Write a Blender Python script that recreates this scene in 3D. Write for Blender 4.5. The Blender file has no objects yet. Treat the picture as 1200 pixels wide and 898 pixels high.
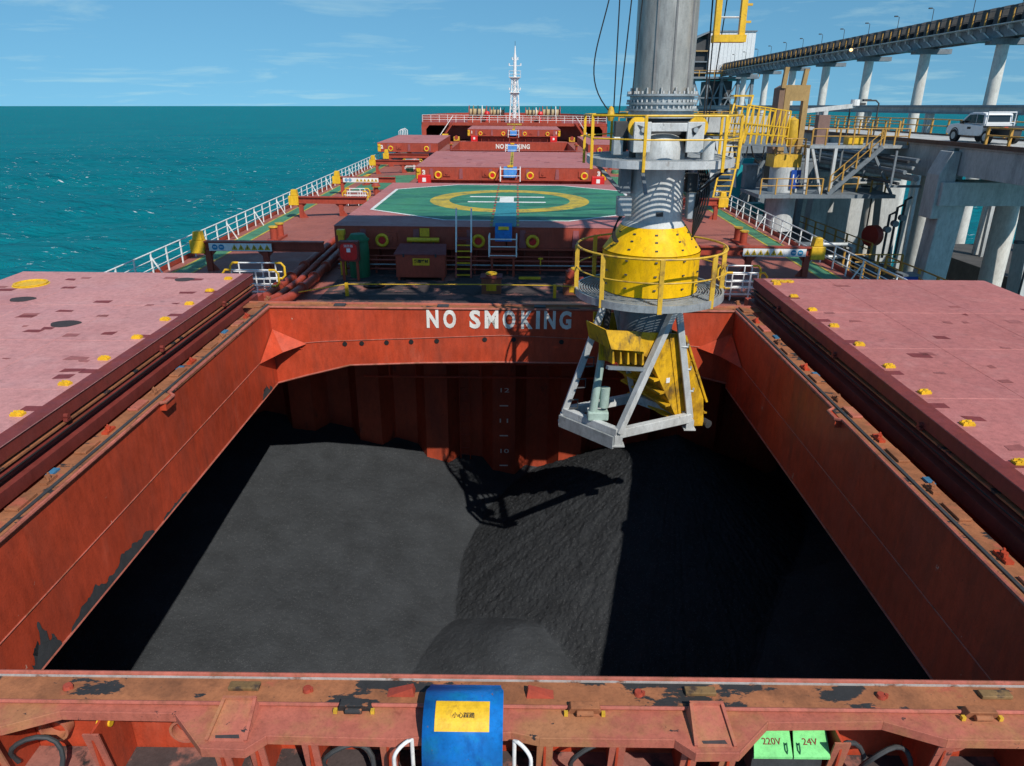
import bpy, math, random
import numpy as np
from mathutils import Vector, Matrix, Euler
random.seed(7)
R = math.radians
SC = bpy.context.scene
COL = SC.collection

# ------------------------------------------------------------------ camera, sky, sun, exposure
CAM = Vector((0.4, 0.0, 7.9))
PITCH, SHIP_PITCH, YAW, HEEL = R(21.338), R(22.230), R(0.19), R(0.5)
cam = bpy.data.cameras.new('camera')
cam.sensor_fit = 'HORIZONTAL'; cam.sensor_width = 36.0; cam.lens = 24.96
cam.clip_start = 0.1; cam.clip_end = 120000
camo = bpy.data.objects.new('camera', cam); COL.objects.link(camo)
def camrot(pitch, roll):
    return Matrix.Rotation(YAW, 3, 'Z') @ Matrix.Rotation(R(90) - pitch, 3, 'X') @ Matrix.Rotation(roll, 3, 'Z')
RL, RS = camrot(PITCH, 0.0), camrot(SHIP_PITCH, HEEL)
camo.matrix_world = Matrix.Translation(CAM) @ RL.to_4x4()
SC.camera = camo
# the ship floats trimmed by the stern and heeled half a degree: everything on board gets this rigid motion at the end
TRIM = Matrix.Translation(CAM) @ (RL @ RS.transposed()).to_4x4() @ Matrix.Translation(-CAM)

SUN_DIR = Vector((-0.48, 0.91, -1.0)).normalized()          # direction the light travels
elev = math.asin(-SUN_DIR.z)
azim = math.atan2(-SUN_DIR.x, -SUN_DIR.y)                   # compass angle of the sun seen from the scene (from +Y to +X)
sl = bpy.data.lights.new('sun', 'SUN'); sl.energy = 4.6; sl.angle = R(0.53); sl.color = (1.0, 0.94, 0.85)
so = bpy.data.objects.new('sun', sl); COL.objects.link(so)
so.rotation_euler = SUN_DIR.to_track_quat('-Z', 'Y').to_euler(); so.location = (20, -30, 60)

W = bpy.data.worlds.new('World'); SC.world = W; W.use_nodes = True
nt = W.node_tree; nt.nodes.clear()
wo = nt.nodes.new('ShaderNodeOutputWorld'); bg = nt.nodes.new('ShaderNodeBackground')
sky = nt.nodes.new('ShaderNodeTexSky'); sky.sky_type = 'NISHITA'; sky.sun_disc = False
sky.sun_elevation = elev; sky.sun_rotation = azim; sky.altitude = 20; sky.air_density = 1.0; sky.dust_density = 0.0; sky.ozone_density = 3.0
bg.inputs['Strength'].default_value = 0.085
tc = nt.nodes.new('ShaderNodeTexCoord')
def wmath(op, a, b=None):
    n = nt.nodes.new('ShaderNodeMath'); n.operation = op
    for i, v in enumerate((a, b)):
        if v is None: continue
        if isinstance(v, (int, float)): n.inputs[i].default_value = v
        else: nt.links.new(v, n.inputs[i])
    return n.outputs[0]
# the clear sea air of the photograph stays blue down to the horizon: look the sky model up a little higher than the view
sv = nt.nodes.new('ShaderNodeSeparateXYZ'); nt.links.new(tc.outputs['Generated'], sv.inputs[0])
cv = nt.nodes.new('ShaderNodeCombineXYZ'); nt.links.new(sv.outputs[0], cv.inputs[0]); nt.links.new(sv.outputs[1], cv.inputs[1])
nt.links.new(wmath('ADD', wmath('MULTIPLY', wmath('ABSOLUTE', sv.outputs[2]), 0.6), 0.155), cv.inputs[2])
nv = nt.nodes.new('ShaderNodeVectorMath'); nv.operation = 'NORMALIZE'; nt.links.new(cv.outputs[0], nv.inputs[0]); nt.links.new(nv.outputs[0], sky.inputs['Vector'])
# thin high cloud: the view direction projected on a flat layer, two noises
sx = nt.nodes.new('ShaderNodeSeparateXYZ'); nt.links.new(tc.outputs['Generated'], sx.inputs[0])
zz = wmath('MAXIMUM', sx.outputs[2], 0.0)
zz = wmath('ADD', zz, 0.09)
cx_ = wmath('DIVIDE', sx.outputs[0], zz); cy_ = wmath('DIVIDE', sx.outputs[1], zz)
cb = nt.nodes.new('ShaderNodeCombineXYZ'); nt.links.new(wmath('MULTIPLY', cx_, 0.8), cb.inputs[0]); nt.links.new(wmath('MULTIPLY', cy_, 1.0), cb.inputs[1])
n1 = nt.nodes.new('ShaderNodeTexNoise'); n1.inputs['Scale'].default_value = 0.85; n1.inputs['Detail'].default_value = 9; n1.inputs['Roughness'].default_value = 0.62; n1.inputs['Distortion'].default_value = 0.35
nt.links.new(cb.outputs[0], n1.inputs['Vector'])
mr = nt.nodes.new('ShaderNodeMapRange'); mr.inputs[1].default_value = 0.53; mr.inputs[2].default_value = 0.80; mr.inputs[3].default_value = 0.0; mr.inputs[4].default_value = 0.6
nt.links.new(n1.outputs[0], mr.inputs[0])
mxc = nt.nodes.new('ShaderNodeMixRGB'); nt.links.new(mr.outputs[0], mxc.inputs[0]); nt.links.new(sky.outputs[0], mxc.inputs[1]); mxc.inputs[2].default_value = (9.5, 8.0, 7.6, 1)
tint = nt.nodes.new('ShaderNodeMixRGB'); tint.blend_type = 'MULTIPLY'; tint.inputs[0].default_value = 1.0; tint.inputs[2].default_value = (0.74, 1.20, 1.24, 1)
nt.links.new(mxc.outputs[0], tint.inputs[1]); nt.links.new(tint.outputs[0], bg.inputs[0]); nt.links.new(bg.outputs[0], wo.inputs[0])
SC.view_settings.view_transform = 'Standard'; SC.view_settings.look = 'None'
SC.view_settings.exposure = 0.0; SC.view_settings.gamma = 1.0; SC.view_settings.use_curve_mapping = False
SC.render.engine = 'CYCLES'; SC.cycles.max_bounces = 6; SC.cycles.use_denoising = True

# ------------------------------------------------------------------ materials
MATS = {}
def M(name, col, rough=0.55, metal=0.0, var=0.12, vs=0.8, layers=(), bump=0.1, bs=30, spec=0.4, st=(1, 1, 1), grime=0.45, buckle=0.0):
    if name in MATS: return MATS[name]
    m = bpy.data.materials.new(name); m.use_nodes = True; t = m.node_tree; N = t.nodes
    p = N['Principled BSDF']; p.inputs['Roughness'].default_value = rough; p.inputs['Metallic'].default_value = metal
    p.inputs['Specular IOR Level'].default_value = spec
    geo = N.new('ShaderNodeNewGeometry')
    oi = N.new('ShaderNodeObjectInfo')
    def noise(scale, stretch=(1, 1, 1), det=6, off=0.0, rgh=0.6):
        mp = N.new('ShaderNodeMapping'); t.links.new(geo.outputs['Position'], mp.inputs[0]); mp.inputs['Scale'].default_value = stretch; mp.inputs['Location'].default_value = (off, off * 0.7, -off)
        n = N.new('ShaderNodeTexNoise'); n.inputs['Scale'].default_value = scale; n.inputs['Detail'].default_value = det; n.inputs['Roughness'].default_value = rgh
        t.links.new(mp.outputs[0], n.inputs['Vector']); return n.outputs[0]
    def mix(f, a, b):
        x = N.new('ShaderNodeMixRGB'); t.links.new(f, x.inputs[0])
        for i, v in ((1, a), (2, b)):
            if isinstance(v, tuple): x.inputs[i].default_value = (*v, 1)
            else: t.links.new(v, x.inputs[i])
        return x.outputs[0]
    def rng(f, lo, hi, a=0.0, b=1.0):
        x = N.new('ShaderNodeMapRange'); t.links.new(f, x.inputs[0])
        for i, v in enumerate((lo, hi, a, b)): x.inputs[i + 1].default_value = v
        return x.outputs[0]
    c = mix(rng(noise(vs, st), 0.3, 0.7), tuple(v * (1 - var) for v in col), tuple(min(1, v * (1 + var)) for v in col))
    for i, L in enumerate(layers):                      # (colour, scale, lo, hi, stretch, strength)
        lc, ls, lo, hi = L[:4]; stl = L[4] if len(L) > 4 else (1, 1, 1); amt = L[5] if len(L) > 5 else 1.0
        c = mix(rng(noise(ls, stl, 9, 3.1 * (i + 1), 0.65), lo, hi, 0.0, amt), c, lc)
    if grime:
        for sc_, stl, lo, hi, off in ((7.0, (1, 1, 0.35), 0.42, 0.72, 21.0), (28.0, (1, 1, 1), 0.5, 0.75, 33.0)):
            g = N.new('ShaderNodeMixRGB'); g.blend_type = 'MULTIPLY'; g.inputs[0].default_value = grime
            v = rng(noise(sc_, stl, 10, off, 0.7), lo, hi, 1.08, 0.42); t.links.new(c, g.inputs[1]); t.links.new(v, g.inputs[2]); c = g.outputs[0]
    t.links.new(c, p.inputs['Base Color'])
    if bump:
        b = N.new('ShaderNodeBump'); b.inputs['Strength'].default_value = bump; b.inputs['Distance'].default_value = 0.02
        t.links.new(noise(bs), b.inputs['Height']); t.links.new(b.outputs[0], p.inputs['Normal'])
        if buckle:
            b2 = N.new('ShaderNodeBump'); b2.inputs['Strength'].default_value = buckle; b2.inputs['Distance'].default_value = 0.25
            t.links.new(noise(0.9, (1, 1, 1), 2, 5.0, 0.4), b2.inputs['Height']); t.links.new(b.outputs[0], b2.inputs['Normal']); t.links.new(b2.outputs[0], p.inputs['Normal'])
    if metal == 0:
        t.links.new(rng(noise(vs * 3, (1, 1, 1), 4, 9.0), 0.3, 0.7, max(0.05, rough - 0.1), min(1, rough + 0.15)), p.inputs['Roughness'])
    MATS[name] = m; return m
RUST = (0.16, 0.055, 0.022); COALC = (0.018, 0.018, 0.019)
m_red = M('red_paint', (0.36, 0.058, 0.032), 0.45, var=0.16, vs=0.7, layers=[((0.27, 0.06, 0.04), 1.6, 0.5, 0.7, (1, 1, 0.25), 0.6), (RUST, 2.6, 0.66, 0.72, (1, 1, 0.5), 0.6)])
m_coam = M('coaming_red_paint', (0.47, 0.060, 0.024), 0.42, var=0.18, vs=0.6, layers=[((0.33, 0.055, 0.028), 1.1, 0.46, 0.68, (1, 1, 0.2), 0.75), ((0.21, 0.05, 0.03), 2.2, 0.55, 0.75, (1, 1, 0.12), 0.7), ((0.55, 0.15, 0.09), 1.5, 0.6, 0.8, (1, 1, 0.25), 0.5), ((0.60, 0.42, 0.32), 5.0, 0.70, 0.715, (1, 1, 0.5), 0.85), ((0.60, 0.45, 0.36), 2.2, 0.735, 0.745, (0.5, 0.5, 2.5), 0.8), (COALC, 3.0, 0.70, 0.73, (1, 1, 1), 0.7)], bump=0.15, bs=20, buckle=0.12)
m_deck = M('deck_red_paint', (0.33, 0.105, 0.08), 0.7, var=0.15, vs=0.35, layers=[((0.20, 0.065, 0.055), 0.5, 0.52, 0.75), ((0.12, 0.05, 0.045), 1.7, 0.62, 0.72, (1, 1, 1), 0.7), ((0.42, 0.19, 0.15), 2.5, 0.6, 0.75, (1, 1, 1), 0.5)])
m_dust = M('coal_dusted_deck', (0.06, 0.045, 0.045), 0.85, var=0.3, vs=1.0, layers=[((0.30, 0.12, 0.095), 0.9, 0.52, 0.58), ((0.018, 0.018, 0.02), 1.6, 0.6, 0.66)], bump=0.3)
m_top = M('hatch_top_pink_red', (0.44, 0.155, 0.145), 0.6, var=0.10, vs=0.25, layers=[((0.36, 0.12, 0.11), 0.35, 0.5, 0.7, (1, 1, 1), 0.7), ((0.50, 0.23, 0.215), 1.4, 0.5, 0.75, (1, 1, 1), 0.6), ((0.12, 0.06, 0.06), 1.0, 0.70, 0.76, (1, 1, 1), 0.6), ((0.62, 0.45, 0.42), 14, 0.68, 0.72, (1, 1, 1), 0.5), ((0.20, 0.09, 0.085), 3.2, 0.62, 0.70, (1, 1, 1), 0.55)], bump=0.15, buckle=0.07)
m_topl = M('pale_hatch_top_pink', (0.54, 0.25, 0.24), 0.55, var=0.08, vs=0.25, layers=[((0.44, 0.17, 0.165), 0.4, 0.52, 0.72, (1, 1, 1), 0.7), ((0.60, 0.33, 0.32), 1.4, 0.5, 0.75, (1, 1, 1), 0.6), ((0.12, 0.06, 0.06), 1.0, 0.69, 0.75, (1, 1, 1), 0.6), ((0.72, 0.57, 0.54), 14, 0.68, 0.72, (1, 1, 1), 0.5), ((0.26, 0.13, 0.125), 3.2, 0.62, 0.70, (1, 1, 1), 0.5)], bump=0.15, buckle=0.07)  # paler variant of the hatch top pink, for the left opened cover
m_trim = M('dark_red_trim', (0.19, 0.035, 0.028), 0.5, var=0.15, layers=[(RUST, 2.0, 0.58, 0.68, (1, 0.3, 1), 0.7)])
m_patch = M('dark_red_touch_up', (0.20, 0.04, 0.04), 0.6, var=0.1)
m_patch2 = M('faded_touch_up', (0.27, 0.085, 0.08), 0.65, var=0.2)
m_patch3 = M('dull_touch_up', (0.33, 0.115, 0.11), 0.65, var=0.2)
m_soot = M('black_scuff', (0.05, 0.04, 0.042), 0.8, var=0.2)
m_rust = M('rusty_flange', (0.33, 0.125, 0.055), 0.75, var=0.22, vs=1.2, layers=[((0.19, 0.075, 0.035), 1.6, 0.5, 0.7), ((0.42, 0.10, 0.06), 2.3, 0.58, 0.66, (0.6, 1, 1), 0.8), ((0.028, 0.028, 0.03), 1.25, 0.585, 0.60, (0.7, 1.6, 1)), ((0.55, 0.40, 0.36), 1.7, 0.70, 0.715, (1, 0.6, 1), 0.8), ((0.05, 0.035, 0.03), 16, 0.66, 0.69)], bump=0.3, bs=18)
m_pink = M('faded_coaming_paint', (0.43, 0.125, 0.085), 0.6, var=0.13, vs=0.9, layers=[((0.40, 0.17, 0.08), 0.9, 0.5, 0.62), ((0.03, 0.028, 0.03), 3.5, 0.655, 0.675, (1, 1.4, 1)), ((0.25, 0.06, 0.04), 5.0, 0.62, 0.72, (1, 1, 1), 0.6)], bump=0.18)
m_bead = M('worn_bead', (0.42, 0.12, 0.085), 0.55, var=0.2, layers=[((0.26, 0.09, 0.05), 3.0, 0.5, 0.65)])
m_seal = M('bare_steel_edge', (0.42, 0.38, 0.36), 0.5, var=0.2, layers=[((0.18, 0.08, 0.05), 2.5, 0.55, 0.62)])
m_black = M('black_rubber', (0.015, 0.015, 0.016), 0.7)
m_dark = M('dark_steel', (0.045, 0.048, 0.052), 0.6, var=0.25)
m_yel = M('yellow_paint', (0.74, 0.44, 0.02), 0.45, var=0.12, layers=[((0.30, 0.15, 0.03), 4, 0.60, 0.70, (1, 1, 1), 0.7), ((0.05, 0.045, 0.04), 9, 0.66, 0.72)], grime=.5)
m_yelw = M('worn_yellow_paint', (0.62, 0.38, 0.035), 0.5, var=0.18, layers=[((0.25, 0.14, 0.04), 2.2, 0.55, 0.68)])
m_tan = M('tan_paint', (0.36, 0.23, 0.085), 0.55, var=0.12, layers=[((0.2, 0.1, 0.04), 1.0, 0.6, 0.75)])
m_ochre = M('ochre_rail_paint', (0.45, 0.25, 0.05), 0.6, var=0.25, vs=2.0)
m_white = M('white_paint', (0.78, 0.78, 0.77), 0.4, var=0.05, layers=[((0.4, 0.28, 0.2), 6, 0.70, 0.76, (1, 1, 1), 0.5)])
m_lgrey = M('light_grey_paint', (0.52, 0.54, 0.54), 0.5, var=0.10, layers=[((0.33, 0.335, 0.32), 2.0, 0.48, 0.7, (1, 1, 0.25), 0.75), ((0.2, 0.15, 0.11), 4.0, 0.63, 0.73, (1, 1, 0.4), 0.6), ((0.07, 0.07, 0.07), 6.0, 0.64, 0.72, (1, 1, 0.5), 0.7)])
m_galv = M('galvanised_steel', (0.40, 0.43, 0.44), 0.45, metal=0.35, var=0.12, vs=3, layers=[((0.26, 0.28, 0.28), 3, 0.52, 0.7)])
m_pipe = M('bare_steel_pipe', (0.40, 0.385, 0.35), 0.42, metal=0.4, var=0.14, vs=1.5, st=(3, 3, 0.35), layers=[((0.20, 0.19, 0.18), 2.2, 0.5, 0.7, (3, 3, 0.4), 0.8), ((0.62, 0.61, 0.58), 3.0, 0.62, 0.7, (4, 4, 0.3), 0.7), ((0.24, 0.16, 0.10), 2.0, 0.64, 0.74, (2, 2, 0.5), 0.6)])
m_steel = M('blue_grey_steel', (0.17, 0.20, 0.225), 0.5, var=0.15, layers=[((0.10, 0.11, 0.12), 1.5, 0.55, 0.7)])
m_green = M('green_deck_paint', (0.07, 0.235, 0.12), 0.6, var=0.15, layers=[((0.05, 0.13, 0.08), 0.7, 0.5, 0.7), ((0.2, 0.3, 0.2), 3, 0.62, 0.72, (1, 1, 1), 0.4)])
m_heli = M('helideck_green_paint', (0.045, 0.215, 0.115), 0.55, var=0.15, vs=0.4, layers=[((0.02, 0.13, 0.09), 0.5, 0.46, 0.6, (0.45, 1.6, 1), 0.85), ((0.02, 0.05, 0.045), 0.7, 0.56, 0.66, (0.4, 2.2, 1), 0.8), ((0.12, 0.34, 0.22), 1.2, 0.58, 0.7, (0.5, 1.5, 1), 0.6)])  # streaky dark layers: stains plus boom shadows painted into the green
m_yline = M('yellow_deck_line', (0.52, 0.38, 0.04), 0.6, var=0.2, layers=[((0.20, 0.2, 0.06), 1.0, 0.48, 0.66), ((0.04, 0.10, 0.06), 1.6, 0.60, 0.68)])
m_wline = M('white_deck_line', (0.72, 0.74, 0.72), 0.6, var=0.1, layers=[((0.3, 0.32, 0.32), 1.3, 0.58, 0.7)])
m_blue = M('blue_enamel', (0.006, 0.15, 0.48), 0.36, var=0.2, vs=2, layers=[((0.01, 0.25, 0.40), 3.0, 0.5, 0.72, (1, 1, 1), 0.7), ((0.004, 0.06, 0.25), 5.0, 0.55, 0.72, (1, 1, 0.5), 0.7), ((0.55, 0.7, 0.8), 14, 0.70, 0.72), ((0.22, 0.12, 0.06), 11, 0.66, 0.69)], bump=0.3, bs=5, buckle=.06)
m_lgreen = M('pale_green_panel', (0.22, 0.70, 0.24), 0.5, var=0.06)
m_mint = M('pale_green_machine_paint', (0.34, 0.45, 0.40), 0.5, var=0.12)
m_dgreen = M('dark_green_paint', (0.02, 0.14, 0.06), 0.5)
m_teal = M('teal_machine_paint', (0.01, 0.32, 0.36), 0.5, var=0.12)
m_sred = M('signal_red_paint', (0.60, 0.02, 0.02), 0.4)
m_orange = M('orange_sign', (0.75, 0.2, 0.06), 0.5)
m_conc = M('concrete', (0.46, 0.47, 0.46), 0.8, var=0.12, vs=0.5, layers=[((0.22, 0.225, 0.225), 0.8, 0.5, 0.72, (1, 1, 0.2), 0.8), ((0.12, 0.115, 0.11), 2.4, 0.64, 0.76, (1, 1, 0.25), 0.7)], bump=0.2, bs=12)
m_pile = M('pale_concrete_pile', (0.62, 0.61, 0.57), 0.75, var=0.1, layers=[((0.38, 0.34, 0.28), 0.6, 0.55, 0.75, (1, 1, 0.15), 0.7)])
m_dconc = M('dark_wet_concrete', (0.07, 0.068, 0.066), 0.8, var=0.25)
m_bsign = M('blue_sign', (0.01, 0.06, 0.32), 0.45, var=0.03, grime=0.0)
m_msign = M('mandatory_sign_blue', (0.01, 0.22, 0.42), 0.5, var=0.03, grime=0.0)
m_tsign = M('warning_sign_yellow', (0.62, 0.42, 0.03), 0.5, var=0.05)
m_ink = M('dark_print', (0.03, 0.025, 0.02), 0.6, grime=0.0)
m_maroon = M('maroon_print', (0.2, 0.02, 0.02), 0.6, grime=0.0)
m_text = M('white_stencil', (0.74, 0.73, 0.69), 0.6, var=0.05, layers=[((0.4, 0.12, 0.07), 9, 0.68, 0.72)])
m_glass = M('car_glass', (0.02, 0.025, 0.03), 0.08, spec=0.6, bump=0, grime=0.0)
m_carw = M('white_car_paint', (0.74, 0.75, 0.76), 0.25, var=0.02, bump=0, grime=0.0)
m_clad = M('white_cladding', (0.66, 0.68, 0.69), 0.5, var=0.04)
m_spout = M('spout_yellow_steel', (0.66, 0.37, 0.015), 0.45, var=0.14, layers=[((0.30, 0.16, 0.02), 1.5, 0.48, 0.66), ((0.05, 0.045, 0.035), 2.5, 0.54, 0.66, (1, 1, .5), .85), ((0.04, 0.035, 0.03), 8, 0.60, 0.68, (1, 1, .4), .7)])
m_cone = M('hood_yellow_enamel', (0.84, 0.48, 0.004), 0.5, spec=0.2, var=0.08, vs=0.8, layers=[((0.42, 0.24, 0.02), 1.6, 0.54, 0.74, (1, 1, 0.25), 0.6), ((0.10, 0.07, 0.03), 2.2, 0.62, 0.70, (1, 1, 0.7), 0.75), ((0.25, 0.14, 0.03), 7.0, 0.62, 0.70, (1, 1, 0.2), 0.6)], bump=0.05, buckle=0.05)

# ------------------------------------------------------------------ mesh helpers
ORG = {}
SHIP = []
def thing(name, label, cat, loc=(0, 0, 0), group=None, ship=True, kind=None):
    o = bpy.data.objects.new(name, None); COL.objects.link(o); o.empty_display_size = 0.2
    o.location = loc; ORG[o] = Vector(loc)
    o['label'] = label; o['category'] = cat
    if group: o['group'] = group
    if kind: o['kind'] = kind
    if ship: SHIP.append(o)
    return o
def tag(o, label, cat, group=None, ship=True):
    o['label'] = label; o['category'] = cat
    if group: o['group'] = group
    if ship: SHIP.append(o)
    return o
def perp(d):
    d = Vector(d).normalized(); u = Vector((0, 0, 1)) if abs(d.z) < 0.95 else Vector((0, 1, 0))
    s = d.cross(u).normalized(); return s, s.cross(d).normalized()
class MB:
    def __init__(s): s.v = []; s.f = []
    def add(s, vs, fs):
        n = len(s.v); s.v += [tuple(v) for v in vs]; s.f += [tuple(i + n for i in f) for f in fs]; return s
    def b(s, x0, x1, y0, y1, z0, z1):
        return s.add([(x0, y0, z0), (x1, y0, z0), (x1, y1, z0), (x0, y1, z0), (x0, y0, z1), (x1, y0, z1), (x1, y1, z1), (x0, y1, z1)],
                     [(0, 3, 2, 1), (4, 5, 6, 7), (0, 1, 5, 4), (1, 2, 6, 5), (2, 3, 7, 6), (3, 0, 4, 7)])
    def bar(s, p, q, w, h=None):
        h = h or w; p, q = Vector(p), Vector(q); a, u = perp(q - p); a = a * w / 2; u = u * h / 2
        return s.add([p - a - u, p + a - u, p + a + u, p - a + u, q - a - u, q + a - u, q + a + u, q - a + u],
                     [(0, 3, 2, 1), (4, 5, 6, 7), (0, 1, 5, 4), (1, 2, 6, 5), (2, 3, 7, 6), (3, 0, 4, 7)])
    def cyl(s, p, q, r, r1=None, n=12):
        p, q = Vector(p), Vector(q); r1 = r if r1 is None else r1; a, u = perp(q - p); vs = []
        for c, rr in ((p, r), (q, r1)):
            vs += [c + (a * math.cos(t) + u * math.sin(t)) * rr for t in [2 * math.pi * i / n for i in range(n)]]
        return s.add(vs, [(i, (i + 1) % n, n + (i + 1) % n, n + i) for i in range(n)] + [tuple(range(n))[::-1], tuple(range(n, 2 * n))])
    def tube(s, pts, r, n=6):
        P = [Vector(p) for p in pts]; vs = []; k = len(P)
        a = None
        for i, p in enumerate(P):
            d = (P[min(i + 1, k - 1)] - P[max(i - 1, 0)]).normalized()
            if a is None: a, u = perp(d)
            else:
                a = (a - d * a.dot(d)).normalized(); u = a.cross(d)
            vs += [p + (a * math.cos(t) + u * math.sin(t)) * r for t in [2 * math.pi * j / n for j in range(n)]]
        fs = [(i * n + j, i * n + (j + 1) % n, (i + 1) * n + (j + 1) % n, (i + 1) * n + j) for i in range(k - 1) for j in range(n)]
        return s.add(vs, fs + [tuple(range(n))[::-1], tuple(range((k - 1) * n, k * n))])
    def lathe(s, prof, c=(0, 0), n=40, a0=0.0, a1=2 * math.pi):
        full = abs(a1 - a0 - 2 * math.pi) < 1e-6; m = n if full else n + 1; vs = []
        for r, z in prof:
            vs += [(c[0] + r * math.cos(a0 + (a1 - a0) * i / n), c[1] + r * math.sin(a0 + (a1 - a0) * i / n), z) for i in range(m)]
        fs = []
        for k in range(len(prof) - 1):
            for i in range(n):
                j = (i + 1) % m; fs.append((k * m + i, k * m + j, (k + 1) * m + j, (k + 1) * m + i))
        return s.add(vs, fs)
    def ring(s, c, r0, r1, z0, z1, n=40):
        return s.lathe([(r0, z0), (r1, z0), (r1, z1), (r0, z1), (r0, z0)], c, n)
    def prism(s, pts, vec):
        P = [Vector(p) for p in pts]; v = Vector(vec); n = len(P)
        return s.add(P + [p + v for p in P], [tuple(range(n))[::-1], tuple(range(n, 2 * n))] + [(i, (i + 1) % n, n + (i + 1) % n, n + i) for i in range(n)])
    def sheet(s, pts): return s.add(pts, [tuple(range(len(pts)))])
    def o(s, name, mat, parent=None, loc=None, smooth=False, bev=0.0, kind=None):
        org = ORG.get(parent, Vector((0, 0, 0))) if parent is not None else Vector(loc or (0, 0, 0))
        me = bpy.data.meshes.new(name); me.from_pydata([(v[0] - org.x, v[1] - org.y, v[2] - org.z) for v in s.v], [], s.f); me.update()
        me.materials.append(mat)
        ob = bpy.data.objects.new(name, me); COL.objects.link(ob)
        if parent is not None: ob.parent = parent
        else: ob.location = org
        ORG[ob] = org
        if smooth:
            me.polygons.foreach_set('use_smooth', [True] * len(me.polygons))
            try: me.set_sharp_from_angle(angle=R(38))
            except Exception: pass
        if bev:
            b = ob.modifiers.new('edge', 'BEVEL'); b.width = bev; b.segments = 2; b.limit_method = 'ANGLE'
        if kind: ob['kind'] = kind
        return ob
def copy_tree(o, parent=None):
    c = o.copy(); COL.objects.link(c); c.parent = parent
    if o in SHIP and parent is None: SHIP.append(c)
    for ch in list(o.children): copy_tree(ch, c)
    return c
def dup_part(src, parent, off):
    c = src.copy(); COL.objects.link(c); c.parent = parent; c.location = Vector(src.location) + Vector(off); return c
def text(body, name, size, loc, rot, mat, parent, width=None, bold=0.0, thick=0.002, align='CENTER', sp=1.0):
    cu = bpy.data.curves.new(name, 'FONT'); cu.body = body; cu.size = size; cu.align_x = align; cu.align_y = 'CENTER'; cu.extrude = thick; cu.offset = bold; cu.space_character = sp; cu.resolution_u = 3
    tmp = bpy.data.objects.new(name, cu); COL.objects.link(tmp)
    dg = bpy.context.evaluated_depsgraph_get(); me = bpy.data.meshes.new_from_object(tmp.evaluated_get(dg))
    bpy.data.objects.remove(tmp); me.name = name
    if width:
        xs = [v.co.x for v in me.vertices]; k = width / max(1e-6, max(xs) - min(xs))
        for v in me.vertices: v.co.x *= k
    me.materials.clear(); me.materials.append(mat)
    ob = bpy.data.objects.new(name, me); COL.objects.link(ob)
    org = ORG.get(parent, Vector((0, 0, 0)))
    ob.parent = parent; ob.location = Vector(loc) - org; ob.rotation_euler = rot; ORG[ob] = org
    return ob
FACE_AFT = (R(90), 0, 0)                  # readable from the camera side
def deckz(x):
    a = abs(x); return 0.45 if a < 7.6 else max(0.0, 0.45 * (16.2 - a) / 8.6)
def arc(c, r, a0, a1, n, z): return [(c[0] + r * math.cos(R(a0 + (a1 - a0) * i / n)), c[1] + r * math.sin(R(a0 + (a1 - a0) * i / n)), z) for i in range(n + 1)]

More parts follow.
